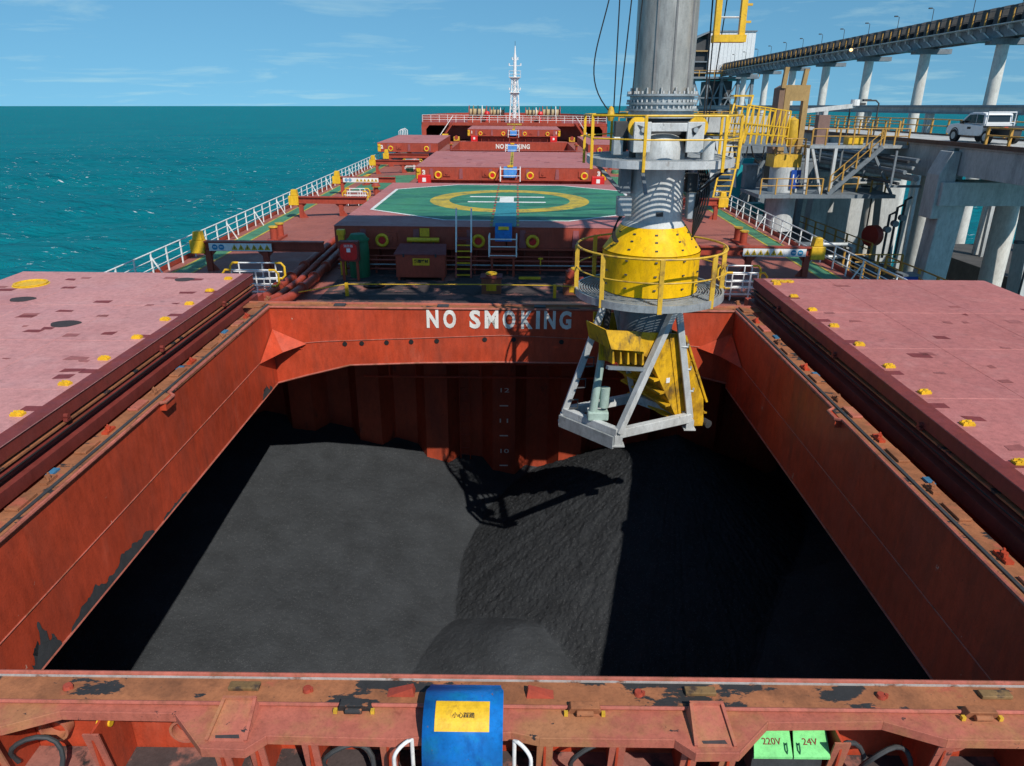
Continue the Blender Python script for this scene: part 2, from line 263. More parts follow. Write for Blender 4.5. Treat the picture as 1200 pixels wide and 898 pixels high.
# ------------------------------------------------------------------ sea
def make_sea():
    me_v = []; me_f = []
    # fine waves close by, growing rings outwards to the horizon (radial grid round the ship)
    rs = []; r = 18.0
    while r < 900: rs.append(r); r *= 1.018
    rs += [1000, 1300, 1800, 2600, 4000, 7000, 12000, 22000, 45000]
    na = 420; a0, a1 = R(-60), R(240)
    angs = [a0 + (a1 - a0) * i / na for i in range(na + 1)]
    Rr = np.array(rs)[:, None]; A = np.array(angs)[None, :]
    X = Rr * np.cos(A); Y = Rr * np.sin(A) + 20
    Z = np.zeros_like(X)
    rng = np.random.default_rng(3)
    for k in range(26):
        lam = rng.uniform(2.0, 15.0); th = R(-35) + rng.normal(0, 0.45); ph = rng.uniform(0, 6.28)
        q = 2 * math.pi / lam
        Z += 0.0085 * lam * np.sin(q * (X * math.cos(th) + Y * math.sin(th)) + ph)
    fade = np.clip(1.0 - (Rr - 350) / 550, 0, 1); Z = Z * fade * 1.15 - 12.0
    V = np.stack([X, Y, Z], -1).reshape(-1, 3); n = na + 1
    F = [(i * n + j, i * n + j + 1, (i + 1) * n + j + 1, (i + 1) * n + j) for i in range(len(rs) - 1) for j in range(na)]
    me = bpy.data.meshes.new('sea'); me.from_pydata(V.tolist(), [], F); me.update()
    me.polygons.foreach_set('use_smooth', [True] * len(me.polygons))
    m = bpy.data.materials.new('sea_water'); m.use_nodes = True; t = m.node_tree; N = t.nodes; p = N['Principled BSDF']
    geo = N.new('ShaderNodeNewGeometry')
    def noise(scale, stv, det=5, rgh=0.6):
        mp = N.new('ShaderNodeMapping'); mp.inputs['Rotation'].default_value = (0, 0, R(35)); mp.inputs['Scale'].default_value = stv; t.links.new(geo.outputs['Position'], mp.inputs[0])
        x = N.new('ShaderNodeTexNoise'); x.inputs['Scale'].default_value = scale; x.inputs['Detail'].default_value = det; x.inputs['Roughness'].default_value = rgh; t.links.new(mp.outputs[0], x.inputs['Vector']); return x.outputs[0]
    def rngn(f, lo, hi, a, b):
        x = N.new('ShaderNodeMapRange'); t.links.new(f, x.inputs[0])
        for i, v in enumerate((lo, hi, a, b)): x.inputs[i + 1].default_value = v
        return x.outputs[0]
    def mix(f, a, b):
        x = N.new('ShaderNodeMixRGB'); t.links.new(f, x.inputs[0])
        for i, v in ((1, a), (2, b)):
            if isinstance(v, tuple): x.inputs[i].default_value = (*v, 1)
            else: t.links.new(v, x.inputs[i])
        return x.outputs[0]
    big = noise(0.012, (1, 2.2, 1), 4); mid = noise(0.16, (1, 2.0, 1), 6)
    c = mix(rngn(big, 0.35, 0.65, 0, 1), (0.0002, 0.125, 0.172), (0.0002, 0.195, 0.222))
    c = mix(rngn(mid, 0.3, 0.7, 0, 1), c, (0.0002, 0.175, 0.205))
    c = mix(rngn(noise(0.9, (1, 2.6, 1), 8, 0.7), 0.45, 0.75, 0, .55), c, (0.0002, 0.105, 0.15))
    # whitecaps: short broken crests
    w1 = noise(0.055, (1, 2.6, 1), 3); w2 = noise(0.5, (1, 3.0, 1), 7, 0.7)
    mul = N.new('ShaderNodeMath'); mul.operation = 'MULTIPLY'; t.links.new(rngn(w1, 0.50, 0.58, 0, 1), mul.inputs[0]); t.links.new(rngn(w2, 0.615, 0.65, 0, 1), mul.inputs[1])
    c = mix(mul.outputs[0], c, (0.72, 0.78, 0.78)); b1 = N.new('ShaderNodeBump'); b1.inputs['Strength'].default_value = 0.9; b1.inputs['Distance'].default_value = 0.5; t.links.new(noise(0.55, (1, 2.2, 1), 7, 0.65), b1.inputs['Height'])
    b2 = N.new('ShaderNodeBump'); b2.inputs['Strength'].default_value = 0.9; b2.inputs['Distance'].default_value = 2.2; t.links.new(noise(0.11, (1, 2.4, 1), 5), b2.inputs['Height']); t.links.new(b1.outputs[0], b2.inputs['Normal'])
    df = N.new('ShaderNodeBsdfDiffuse'); t.links.new(c, df.inputs['Color']); t.links.new(b2.outputs[0], df.inputs['Normal'])
    gs = N.new('ShaderNodeBsdfGlossy'); gs.inputs['Roughness'].default_value = 0.16; t.links.new(b2.outputs[0], gs.inputs['Normal'])
    fr = N.new('ShaderNodeFresnel'); fr.inputs['IOR'].default_value = 1.33; t.links.new(b2.outputs[0], fr.inputs['Normal'])
    ms_ = N.new('ShaderNodeMixShader'); t.links.new(rngn(fr.outputs[0], 0.02, 0.5, 0.012, 0.13), ms_.inputs[0]); t.links.new(df.outputs[0], ms_.inputs[1]); t.links.new(gs.outputs[0], ms_.inputs[2])
    N.remove(p); t.links.new(ms_.outputs[0], N['Material Output'].inputs['Surface'])
    me.materials.append(m)
    o = bpy.data.objects.new('sea', me); COL.objects.link(o); o['kind'] = 'structure'
make_sea()

# ------------------------------------------------------------------ the ship: hull, decks, cargo hold
ship = thing('bulk_carrier', 'long red bulk carrier with an open cargo hold of coal, moored at the jetty', 'ship', (0, 60, 0))
HW, YB = 16.2, 126.0                                           # half beam, forecastle break
def outline(z_in=0.0):
    pts = [(HW, -14), (HW, YB)]
    for i in range(1, 9):
        t = i / 8; pts.append((HW * math.cos(t * math.pi / 2) ** 0.72 if i < 8 else 0.0, YB + 24 * math.sin(t * math.pi / 2)))
    return pts
side = outline(); ring_ = side + [(-x, y) for x, y in side[::-1][1:]]
h = MB(); n = len(ring_)
for k, (z, sc_) in enumerate(((-13.5, 0.985), (-8, 1.0), (0.12, 1.0))): h.v += [(x * sc_, y, z) for x, y in ring_]
h.f += [(k * n + i, k * n + i + 1, (k + 1) * n + i + 1, (k + 1) * n + i) for k in range(2) for i in range(n - 1)]
h.o('hull', m_red, ship)
d = MB()
for s in (-1, 1):
    d.sheet([(s * 7.3, -14, deckz(7.3)), (s * HW, -14, 0), (s * HW, YB, 0), (s * 7.3, YB, deckz(7.3))][::s])
for y0, y1 in ((21.0, 32.4), (46.8, 59.4), (73.8, 86.0), (100.6, 113), (122, YB)):
    d.sheet([(-7.3, y0, .45), (7.3, y0, .45), (7.3, y1, .45), (-7.3, y1, .45)])
d.o('main_deck', m_deck, ship)
MB().sheet([(-7.3, -14, .70), (7.3, -14, .70), (7.3, 6.12, .70), (-7.3, 6.12, .70)]).o('cross_deck', m_dust, ship)
MB().sheet([(-7.2, 23.0, .454), (7.2, 23.4, .454), (7.2, 31.6, .454), (-7.2, 31.6, .454)]).o('dusty_deck_sheet', m_dust, ship)
for s in (-1, 1):
    MB().b(s * HW - .02, s * HW + .02, -14, YB, 0.0, .22).o('gunwale_bar', m_red, ship)
    a, b_ = 14.55, 15.45
    MB().sheet([(s * a, -14, deckz(a) + .006), (s * b_, -14, deckz(b_) + .006), (s * b_, 104, deckz(b_) + .006), (s * a, 104, deckz(a) + .006)][::s]).o('walkway_stripe', m_green, ship)
    for c in (a - .06, b_ + .06):
        MB().sheet([(s * (c - .06), -14, deckz(c) + .012), (s * (c + .06), -14, deckz(c) + .012), (s * (c + .06), 104, deckz(c) + .012), (s * (c - .06), 104, deckz(c) + .012)][::s]).o('walkway_edge_line', m_yline, ship)
    # painted green pads further forward
    MB().sheet([(s * 9.2, 61.5, deckz(9.2) + .008), (s * 13.6, 61.5, deckz(13.6) + .008), (s * 13.6, 72.5, deckz(13.6) + .008), (s * 9.2, 72.5, deckz(9.2) + .008)][::s]).o('green_deck_pad', m_green, ship)
# hold number five: bulkheads, topside tanks
bk = MB(); P = []; x = -15.3
while x < 15.5:
    P += [(x + .0, 26.6), (x + .9, 26.6), (x + 1.35, 25.9), (x + 2.25, 25.9)]; x += 2.7
for i in range(len(P) - 1):
    (xa, ya), (xb, yb) = P[i], P[i + 1]
    bk.sheet([(xa, ya, -14), (xb, yb, -14), (xb, yb, -.2), (xa, ya, -.2)])
m_hold = M('hold_red_paint', (0.36, 0.055, 0.024), 0.5, var=0.15, layers=[((0.2, 0.04, 0.025), 0.9, 0.5, 0.7, (1, 1, 0.2), 0.8), (COALC, 1.6, 0.62, 0.7, (1, 1, 0.5), 0.7)])
bk.o('corrugated_bulkhead', m_hold, ship)
tp = MB()
for s in (-1, 1):
    tp.sheet([(s * 7.2, 2, -.72), (s * 15.4, 2, -5.0), (s * 15.4, 27, -5.0), (s * 7.2, 27, -.72)]); tp.sheet([(s * 15.4, 2, -5), (s * 15.4, 27, -5), (s * 15.4, 27, -14), (s * 15.4, 2, -14)])
tp.sheet([(-15.4, 3, -14), (15.4, 3, -14), (15.4, 3, 0), (-15.4, 3, 0)])
tp.sheet([(-15.4, 3, -.05), (15.4, 3, -.05), (15.4, 6.1, -.05), (-15.4, 6.1, -.05)])
tp.sheet([(-15.4, 21.05, .1), (15.4, 21.05, .1), (15.4, 27, -.25), (-15.4, 27, -.25)])
tp.o('topside_tank_plating', m_hold, ship)
rl = MB()
for z in (-1.3, -1.7, -2.25): rl.tube([(-5.4, 25.4, z), (6.2, 25.4, z)], .045)
for x in (-4.4, -3.4, -.9, .2, 3.0, 4.6): rl.tube([(x, 25.4, -.1), (x, 25.4, -2.25)], .035)
rl.o('bulkhead_handrail', m_coam, ship)
for i, (z, tx) in enumerate(((-3.0, '12'), (-4.33, '11'), (-5.7, '10'))):
    text(tx, 'depth_mark', .26, (-.0, 25.88, z), FACE_AFT, m_text, ship, width=.34)
    MB().b(-.17, .17, 25.886, 25.89, z - .69, z - .64).o('depth_dash', m_text, ship)
ldr = MB()
for s in (-.2, .2): ldr.tube([(-1.6 + s, 26.35, -7.5), (-1.6 + s, 26.35, -.5)], .025)
for k in range(22): ldr.tube([(-1.8, 26.35, -7.3 + k * .3), (-1.4, 26.35, -7.3 + k * .3)], .015, 5)
ldr.o('hold_ladder', m_hold, ship)

# coamings of hold five (inner plates, flanges, beads)
for s, nm in ((-1, 'coaming_plate'), (1, 'coaming_plate')):
    pl = MB().prism([(s * 7.15, 6.2, -.75), (s * 7.15, 21.0, -.75), (s * 7.15, 21.0, 1.72), (s * 7.15, 6.2, 1.72)], (s * .03, 0, 0)).o(nm, m_coam, ship)
    MB().tube([(s * 7.145, 6.2, .30), (s * 7.145, 20.6, .42)], .012, 6).o('weld_seam', m_bead, ship)
    MB().tube([(s * 7.14, 6.2, -.74), (s * 7.14, 20.9, -.74)], .022, 6).o('lower_edge_bead', m_bead, ship)
    MB().b(*sorted((s * 7.12, s * 7.62)), 6.2, 21.3, 1.722, 1.75).o('coaming_flange', m_rust, ship)
    for yy in [7.2 + 1.55 * k for k in range(9)]:
        MB().prism([(s * 7.2, yy, .3), (s * 7.62, yy, .3), (s * 7.58, yy, 1.7), (s * 7.2, yy, 1.7)], (0, .03, 0)).o('coaming_stay', m_coam, ship)
    # half-round bead with its jog midway
    j0, j1 = (13.7, 14.25) if s < 0 else (13.2, 13.75)
    MB().tube([(s * 7.13, 6.2, 1.755), (s * 7.13, j0, 1.755), (s * 7.02, j0 + .1, 1.74), (s * 7.02, j1 - .08, 1.74), (s * 7.15, j1, 1.77), (s * 7.15, 21.0, 1.77)], .038, 8).o('edge_bead', m_bead, ship, smooth=True)
    MB().b(*sorted((s * 7.02, s * 7.16)), j0 + .08, j1 - .06, 1.55, 1.735).o('bead_stop', m_coam, ship)
    MB().b(*sorted((s * 7.25, s * 7.31)), 6.2, 21.3, 1.754, 1.775).o('seal_bar', m_dark, ship)
    # fittings on the flange
    for k in range(8):
        yy = 7.6 + k * 1.9
        MB().b(*sorted((s * 7.37, s * 7.58)), yy, yy + .5, 1.752, 1.80).o('resting_pad', m_rust if k % 3 else m_pink, ship, bev=.01)
        f = MB(); f.cyl((s * 7.46, yy + .95, 1.752), (s * 7.46, yy + .95, 1.86), .05, n=8); f.b(*sorted((s * 7.40, s * 7.52)), yy + .8, yy + 1.1, 1.752, 1.80); f.tube([(s * 7.40, yy + .85, 1.82), (s * 7.54, yy + 1.08, 1.83)], .022, 6)
        f.o('cleat', m_rust if k % 2 else m_coam, ship)
    for yy in (10.6, 15.6, 18.4):
        MB().b(*sorted((s * 7.50, s * 7.61)), yy, yy + .24, 1.752, 1.79).o('blue_pad', M('faded_blue_pad', (.05, .17, .30), .6), ship)
    MB().b(*sorted((s * 8.55, s * 8.75)), 5, 24.5, .5, 1.25).o('cover_rail', m_red, ship)
    # track support posts under the opened cover
    for yy in (6.5, 10.5, 14.5, 18.5, 22.0):
        MB().b(*sorted((s * 14.2, s * 14.5)), yy, yy + .3, .1, 1.45).o('cover_support_post', m_red, ship)
    # corner gussets between side and end coaming
    g = MB(); c = Vector((s * 7.12, 20.97, 1.05)); p1 = Vector((s * 6.1, 20.97, .58)); p2 = Vector((s * 7.12, 19.6, .42)); p3 = Vector((s * 6.72, 20.5, .46))
    g.add([c, p1, p3, p2], [(0, 1, 2), (0, 2, 3)] if s > 0 else [(0, 2, 1), (0, 3, 2)]); g.o('corner_gusset', m_coam, ship)
    u = MB(); q1 = arc((s * 6.2, 20.05), .9, 90, 0 if s > 0 else 180, 8, .46)
    u.add([c * 0 + Vector((s * 7.12, 20.97, .5))] + [Vector((min(max(p[0], -7.12), 7.12), min(p[1], 20.97), .43)) for p in q1], [tuple(range(len(q1) + 1))]); u.o('gusset_flange', m_coam, ship)
bot = [(-7.15, -.75), (-6.2, -.48), (-4.8, -.12), (-2.5, -.02), (0, .03), (2.5, .02), (4.8, -.08), (6.2, -.38), (7.15, -.62)]
MB().prism([(x, 21.0, z) for x, z in bot] + [(7.15, 21.0, 1.72), (-7.15, 21.0, 1.72)], (0, .03, 0)).o('coaming_plate', m_coam, ship)
MB().tube([(x, 20.99, z) for x, z in bot], .03, 6).o('lower_edge_bead', m_bead, ship)
MB().tube([(-6.2, 20.99, .60), (-5.6, 20.99, .66), (0, 20.99, .92), (4.0, 20.99, .78), (6.2, 20.99, .6)], .014, 6).o('weld_seam', m_bead, ship)
MB().b(-7.95, 7.95, 21.0, 21.62, 1.722, 1.75).o('coaming_flange', m_rust, ship)
MB().tube([(-7.15, 20.99, 1.76), (7.15, 20.99, 1.76)], .035, 8).o('edge_bead', m_bead, ship)
MB().b(-7.9, 7.9, 21.42, 21.5, 1.752, 1.80).o('seal_bar', m_pink, ship)
for x in (-5.2, -2.0, 1.0, 3.3): MB().b(x, x + .35, 21.15, 21.35, 1.752, 1.80).o('resting_pad', m_dark, ship)
for x in (-4.91, -4.38, -3.6, -2.83, -2.03, -.53, .37, 1.86, 3.3):
    zz_ = .62 + .27 * (1 - abs(x) / 6.2)
    MB().cyl((x, 20.98, zz_ - .09), (x, 20.997, zz_ - .09), .075, n=14).o('lightening_hole', m_black, ship)
for ch, a_, b_ in (('N', 500, 514), ('O', 519.5, 534.5), ('S', 550, 563), ('M', 568, 584), ('O', 589, 604), ('K', 609.5, 623), ('I', 628, 632.5), ('N', 637.5, 651), ('G', 655.5, 669.5)):
    text(ch, 'sign_letter', .76, (-2.32 + ((a_ + b_) / 2 - 500) * .02635, 20.985, 1.40), FACE_AFT, m_text, ship, width=(b_ - a_) * .02635, bold=.032)
for x in np.arange(-6.8, 7.2, 1.36): MB().prism([(x, 21.05, .4), (x, 21.65, .4), (x, 21.6, 1.7), (x, 21.05, 1.7)], (.03, 0, 0)).o('coaming_stay', m_coam, ship)

def smear(pts, x): MB().sheet([(x, y, z) for y, z in pts]).o('coal_smear', m_smear, ship)
m_smear = M('coal_smear', (.045, .047, .05), .85, var=.25, vs=3)
def ragged(y0, y1, z0, h_, seed):
    r = random.Random(seed); n_ = 90; up_ = []; ph = [r.uniform(0, 6.28) for _ in range(5)]
    for i in range(n_ + 1):
        t = i / n_; w = .55 + .16 * math.sin(7 * t + ph[0]) + .12 * math.sin(17 * t + ph[1]) + .08 * math.sin(41 * t + ph[2]) + .05 * math.sin(83 * t + ph[3]) + r.uniform(-.03, .03)
        up_.append((y0 + (y1 - y0) * t + .02 * math.sin(60 * t + ph[4]), z0 + h_ * max(.02, w) * (math.sin(math.pi * t) ** .5)))
    return [(y1, z0), (y0, z0)] + up_
smear(ragged(9.6, 12.6, -.72, .5, 3), -7.138); smear(ragged(8.55, 9.3, -.72, .85, 5), -7.137); smear(ragged(13.0, 14.2, -.72, .16, 8), -7.138); smear(ragged(19.5, 20.4, -.72, .45, 2), -7.138)
# near end coaming: rusty flange, pink stiffener shelf with lobes, stays
MB().b(-7.95, 7.95, 6.14, 6.17, -.4, 1.72).o('coaming_plate', m_coam, ship)
MB().b(-8.0, 8.0, 5.80, 6.2, 1.715, 1.75).o('coaming_flange', m_rust, ship, bev=.006)
MB().tube([(-7.2, 6.2, 1.75), (7.2, 6.2, 1.75)], .028, 8).o('edge_bead', m_bead, ship, smooth=True)
MB().b(-7.9, 7.9, 6.135, 6.15, 1.752, 1.772).o('bare_seal_edge', m_seal, ship)
MB().tube([(-8, 5.795, 1.745), (8, 5.795, 1.745)], .022, 8).o('edge_bead', m_bead, ship, smooth=True)
shelf = [(-8.0, 5.45), (-4.95, 5.49), (-4.44, 5.70), (-3.2, 5.69), (-2.75, 5.26), (-2.3, 5.25), (-2.13, 5.42), (-.79, 5.40), (.41, 5.50), (.7, 5.43), (2.1, 5.43), (2.28, 5.27), (2.73, 5.28), (3.14, 5.66), (4.38, 5.69), (4.94, 5.47), (8.0, 5.47)]
MB().prism([(x, y, 1.69) for x, y in shelf] + [(8.0, 5.80, 1.69), (-8.0, 5.80, 1.69)], (0, 0, .025)).o('stiffener_shelf', m_pink, ship)
fa = MB()
for (xa, ya), (xb, yb) in zip(shelf[:-1], shelf[1:]): fa.prism([(xa, ya - .018, 1.60), (xb, yb - .018, 1.60), (xb, yb + .005, 1.60), (xa, ya + .005, 1.60)], (0, 0, .118))
fa.o('shelf_face_bar', m_pink, ship, bev=.004)
for x in (-6.2, -5.2, -4.05, -2.72, -2.33, -1.75, -.92, .75, 1.52, 2.30, 2.72, 3.88, 4.98, 6.1):
    MB().prism([(x, 6.13, .7), (x, 5.65, .7), (x, 5.52, 1.1), (x, 5.5, 1.60), (x, 6.13, 1.60)], (.028, 0, 0)).o('coaming_stay', m_coam, ship, bev=.004)
    MB().prism([(x - .07, 5.62, .72), (x + .1, 5.62, .72), (x + .1, 5.49, 1.60), (x - .07, 5.49, 1.60)], (0, .02, 0)).o('stay_flange', m_pink, ship)
for x in (-3.35, -4.85, 3.4, -1.35, 1.15, 5.5):                   # pipe stubs and dust bags hung along the wall
    t_ = MB(); t_.lathe([(.14, 0), (.17, 0), (.17, .12), (.14, .12), (.14, 0)], n=18)
    t_.v = [(x + a, 6.12 - c_, 1.08 + b2) for a, b2, c_ in t_.v]; t_.o('pipe_ring', m_pink, ship, smooth=True)
for x, y0 in ((-4.9, 5.75), (-1.4, 5.7), (1.35, 5.75), (4.1, 5.8), (4.6, 5.75)):
    MB().tube([(x + .28 * math.cos(a), y0 + .05 * math.sin(a * 2), .95 + .3 * math.sin(a)) for a in [R(-20 + 20 * k) for k in range(12)]], .028, 8).o('hanging_hose', m_dark, ship, smooth=True)
MB().b(-8, 8, 4.98, 5.10, .70, .86).o('deck_girder', m_pink, ship)
for x in (-4.1, 3.73): 
    w = MB(); w.tube([(x, 5.95, 1.56), (x, 5.8, 1.46), (x + .06, 5.78, 1.42)], .022, 8); w.cyl((x - .05, 5.8, 1.44), (x + .1, 5.8, 1.44), .045, n=10); w.o('grease_cock', m_yel, ship, smooth=True)
for px in (285, 823, 1170, -40):
    x = .4 + (px - 600) * .0094
    MB().b(x - .17, x + .17, 5.955, 6.06, 1.752, 1.80).o('resting_pad', M('ochre_pad', (0.20, 0.12, 0.05), 0.7, var=0.3, layers=[((0.06, 0.04, 0.03), 6, .5, .6)]), ship, bev=.01)
for px in (77, 360, 750, 1035):
    x = .4 + (px - 600) * .0094
    f = MB(); f.cyl((x, 5.98, 1.752), (x, 5.98, 1.79), .055, .045, 10); f.cyl((x + .05, 5.97, 1.752), (x + .05, 5.97, 1.80), .02, n=8); f.o('drain_socket', m_red, ship, smooth=True)
for px, sg in ((470, -1), (635, 1)):
    x = .4 + (px - 600) * .0094
    MB().add([(x - .16 * sg, 5.9, 1.752), (x + .14 * sg, 5.9, 1.752), (x + .14 * sg, 6.02, 1.752), (x - .16 * sg, 6.02, 1.752), (x - .14 * sg, 5.93, 1.85), (x - .14 * sg, 6.0, 1.85)], [(0, 1, 4), (1, 2, 5, 4), (2, 3, 5), (0, 4, 5, 3)]).o('guide_wedge', m_red, ship)
for px in (417, 686, 1148):
    x = .4 + (px - 600) * .0092
    f = MB(); f.prism([(x - .19, 5.73, 1.72), (x + .19, 5.73, 1.72), (x + .15, 5.70, 1.83), (x - .15, 5.70, 1.83)], (0, .10, 0)); f.cyl((x - .09, 5.69, 1.77), (x + .09, 5.69, 1.77), .035, n=8)
    f.o('cleat', m_rust, ship, bev=.008)
    for e in (-.2, .2): MB().b(x + e - .02, x + e + .02, 5.69, 5.73, 1.72, 1.77).o('cleat_stop', m_yelw, ship)
for x in (-2.52, 2.50):                                           # sloping box brackets in the lobes
    f = MB(); f.add([(x - .21, 5.33, 1.718), (x + .21, 5.33, 1.718), (x + .17, 5.78, 1.83), (x - .17, 5.78, 1.83), (x - .21, 5.78, 1.718), (x + .21, 5.78, 1.718)], [(0, 1, 2, 3), (0, 3, 4), (1, 5, 2), (3, 2, 5, 4)])
    bx = f.o('box_bracket', m_pink, ship)
    f = MB()
    for e in (-1, 1): f.bar((x + e * .20, 5.33, 1.73), (x + e * .165, 5.77, 1.842), .035, .03)
    f.bar((x - .18, 5.775, 1.845), (x + .18, 5.775, 1.845), .03, .035); f.o('bracket_rim', m_pink, bx)
    MB().add([(x - .12, 5.36, 1.729), (x + .13, 5.36, 1.729), (x + .11, 5.40, 1.739), (x - .13, 5.39, 1.737)], [(0, 1, 2, 3)]).o('scuffed_strip', m_soot, bx)

# coamings and hatchways of the other holds
def coaming(y0, y1, hw, opened):
    c = MB(); t_ = .04
    c.b(-hw, hw, y0, y0 + t_, .45, 1.72); c.b(-hw, -hw + t_, y0 + t_, y1, .2, 1.72); c.b(hw - t_, hw, y0 + t_, y1, .2, 1.72)
    if opened: c.b(-hw + t_, hw - t_, y1 - t_, y1, -2.0, 1.72); c.b(-hw - .5, hw + .5, y1, y1 + .5, 1.70, 1.75); c.b(-hw - .5, hw + .5, y0 - .4, y0 - .001, 1.70, 1.75)
    c.o('hatch_coaming', m_red, ship)
    for x in np.arange(-hw + .4, hw, 1.1): MB().prism([(x, y0 - .004, .46), (x, y0 - .5, .46), (x, y0 - .42, 1.6), (x, y0 - .004, 1.6)], (.05, 0, 0)).o('coaming_stay', m_red, ship)
coaming(32.3, 47.0, 7.3, False); coaming(59.3, 74.0, 7.3, False); coaming(86.3, 101.0, 7.3, True); coaming(112.8, 123.5, 6.4, False)
text('NO SMOKING', 'no_smoking_lettering', .8, (-.1, 100.93, 1.15), FACE_AFT, m_text, ship, width=4.6, bold=.03, sp=1.1)
MB().sheet([(-7.2, 86.4, -2), (7.2, 86.4, -2), (7.2, 101, -2), (-7.2, 101, -2)]).o('hold_shadow_plate', m_hold, ship)  # shallow floor plate added to carry the shadow inside the open hatchway

# forecastle
fc = MB(); FZ = 3.25
fr = [(HW - .7, YB)] + side[2:]; fr2 = fr + [(-x, y) for x, y in fr[::-1][1:]]
fc.add([(x, y, FZ) for x, y in fr2], [tuple(range(len(fr2)))])
fc.v += [(x, y, 0.0) for x, y in fr2]; nf = len(fr2); fc.f += [(i, i + 1, nf + i + 1, nf + i) for i in range(nf - 1)]
fc.b(-15.4, 15.4, YB - .12, YB + .3, FZ - .45, FZ + .02)
fc.o('forecastle_deck', m_red, ship)
fb = MB(); fb.b(-12.0, 12.0, YB + 2.6, YB + 2.8, .45, FZ - .46); fb.o('forecastle_bulkhead', m_red, ship)
for s in (-1, 1):
    f = MB(); f.prism([(s * 15.5, YB - .1, 0), (s * 15.5, YB - .1, FZ - .46), (s * 14.2, YB - .1, FZ - .46), (s * 14.75, YB - .1, FZ - 1.1), (s * 14.75, YB - .1, 0)], (0, .25, 0)); f.o('forecastle_web', m_red, ship)
    bw = MB()
    pts_ = [(s * x, y) for x, y in fr]
    for (xa, ya), (xb, yb) in zip(pts_[1:-1], pts_[2:]): bw.sheet([(xa, ya, FZ), (xb, yb, FZ), (xb, yb, FZ + 1.0), (xa, ya, FZ + 1.0)])
    bw.o('bulwark', m_red, ship)
text('NO SMOKING', 'forecastle_lettering', .3, (0, YB - .125, FZ - .22), FACE_AFT, m_yline, ship, width=2.4, bold=.02)

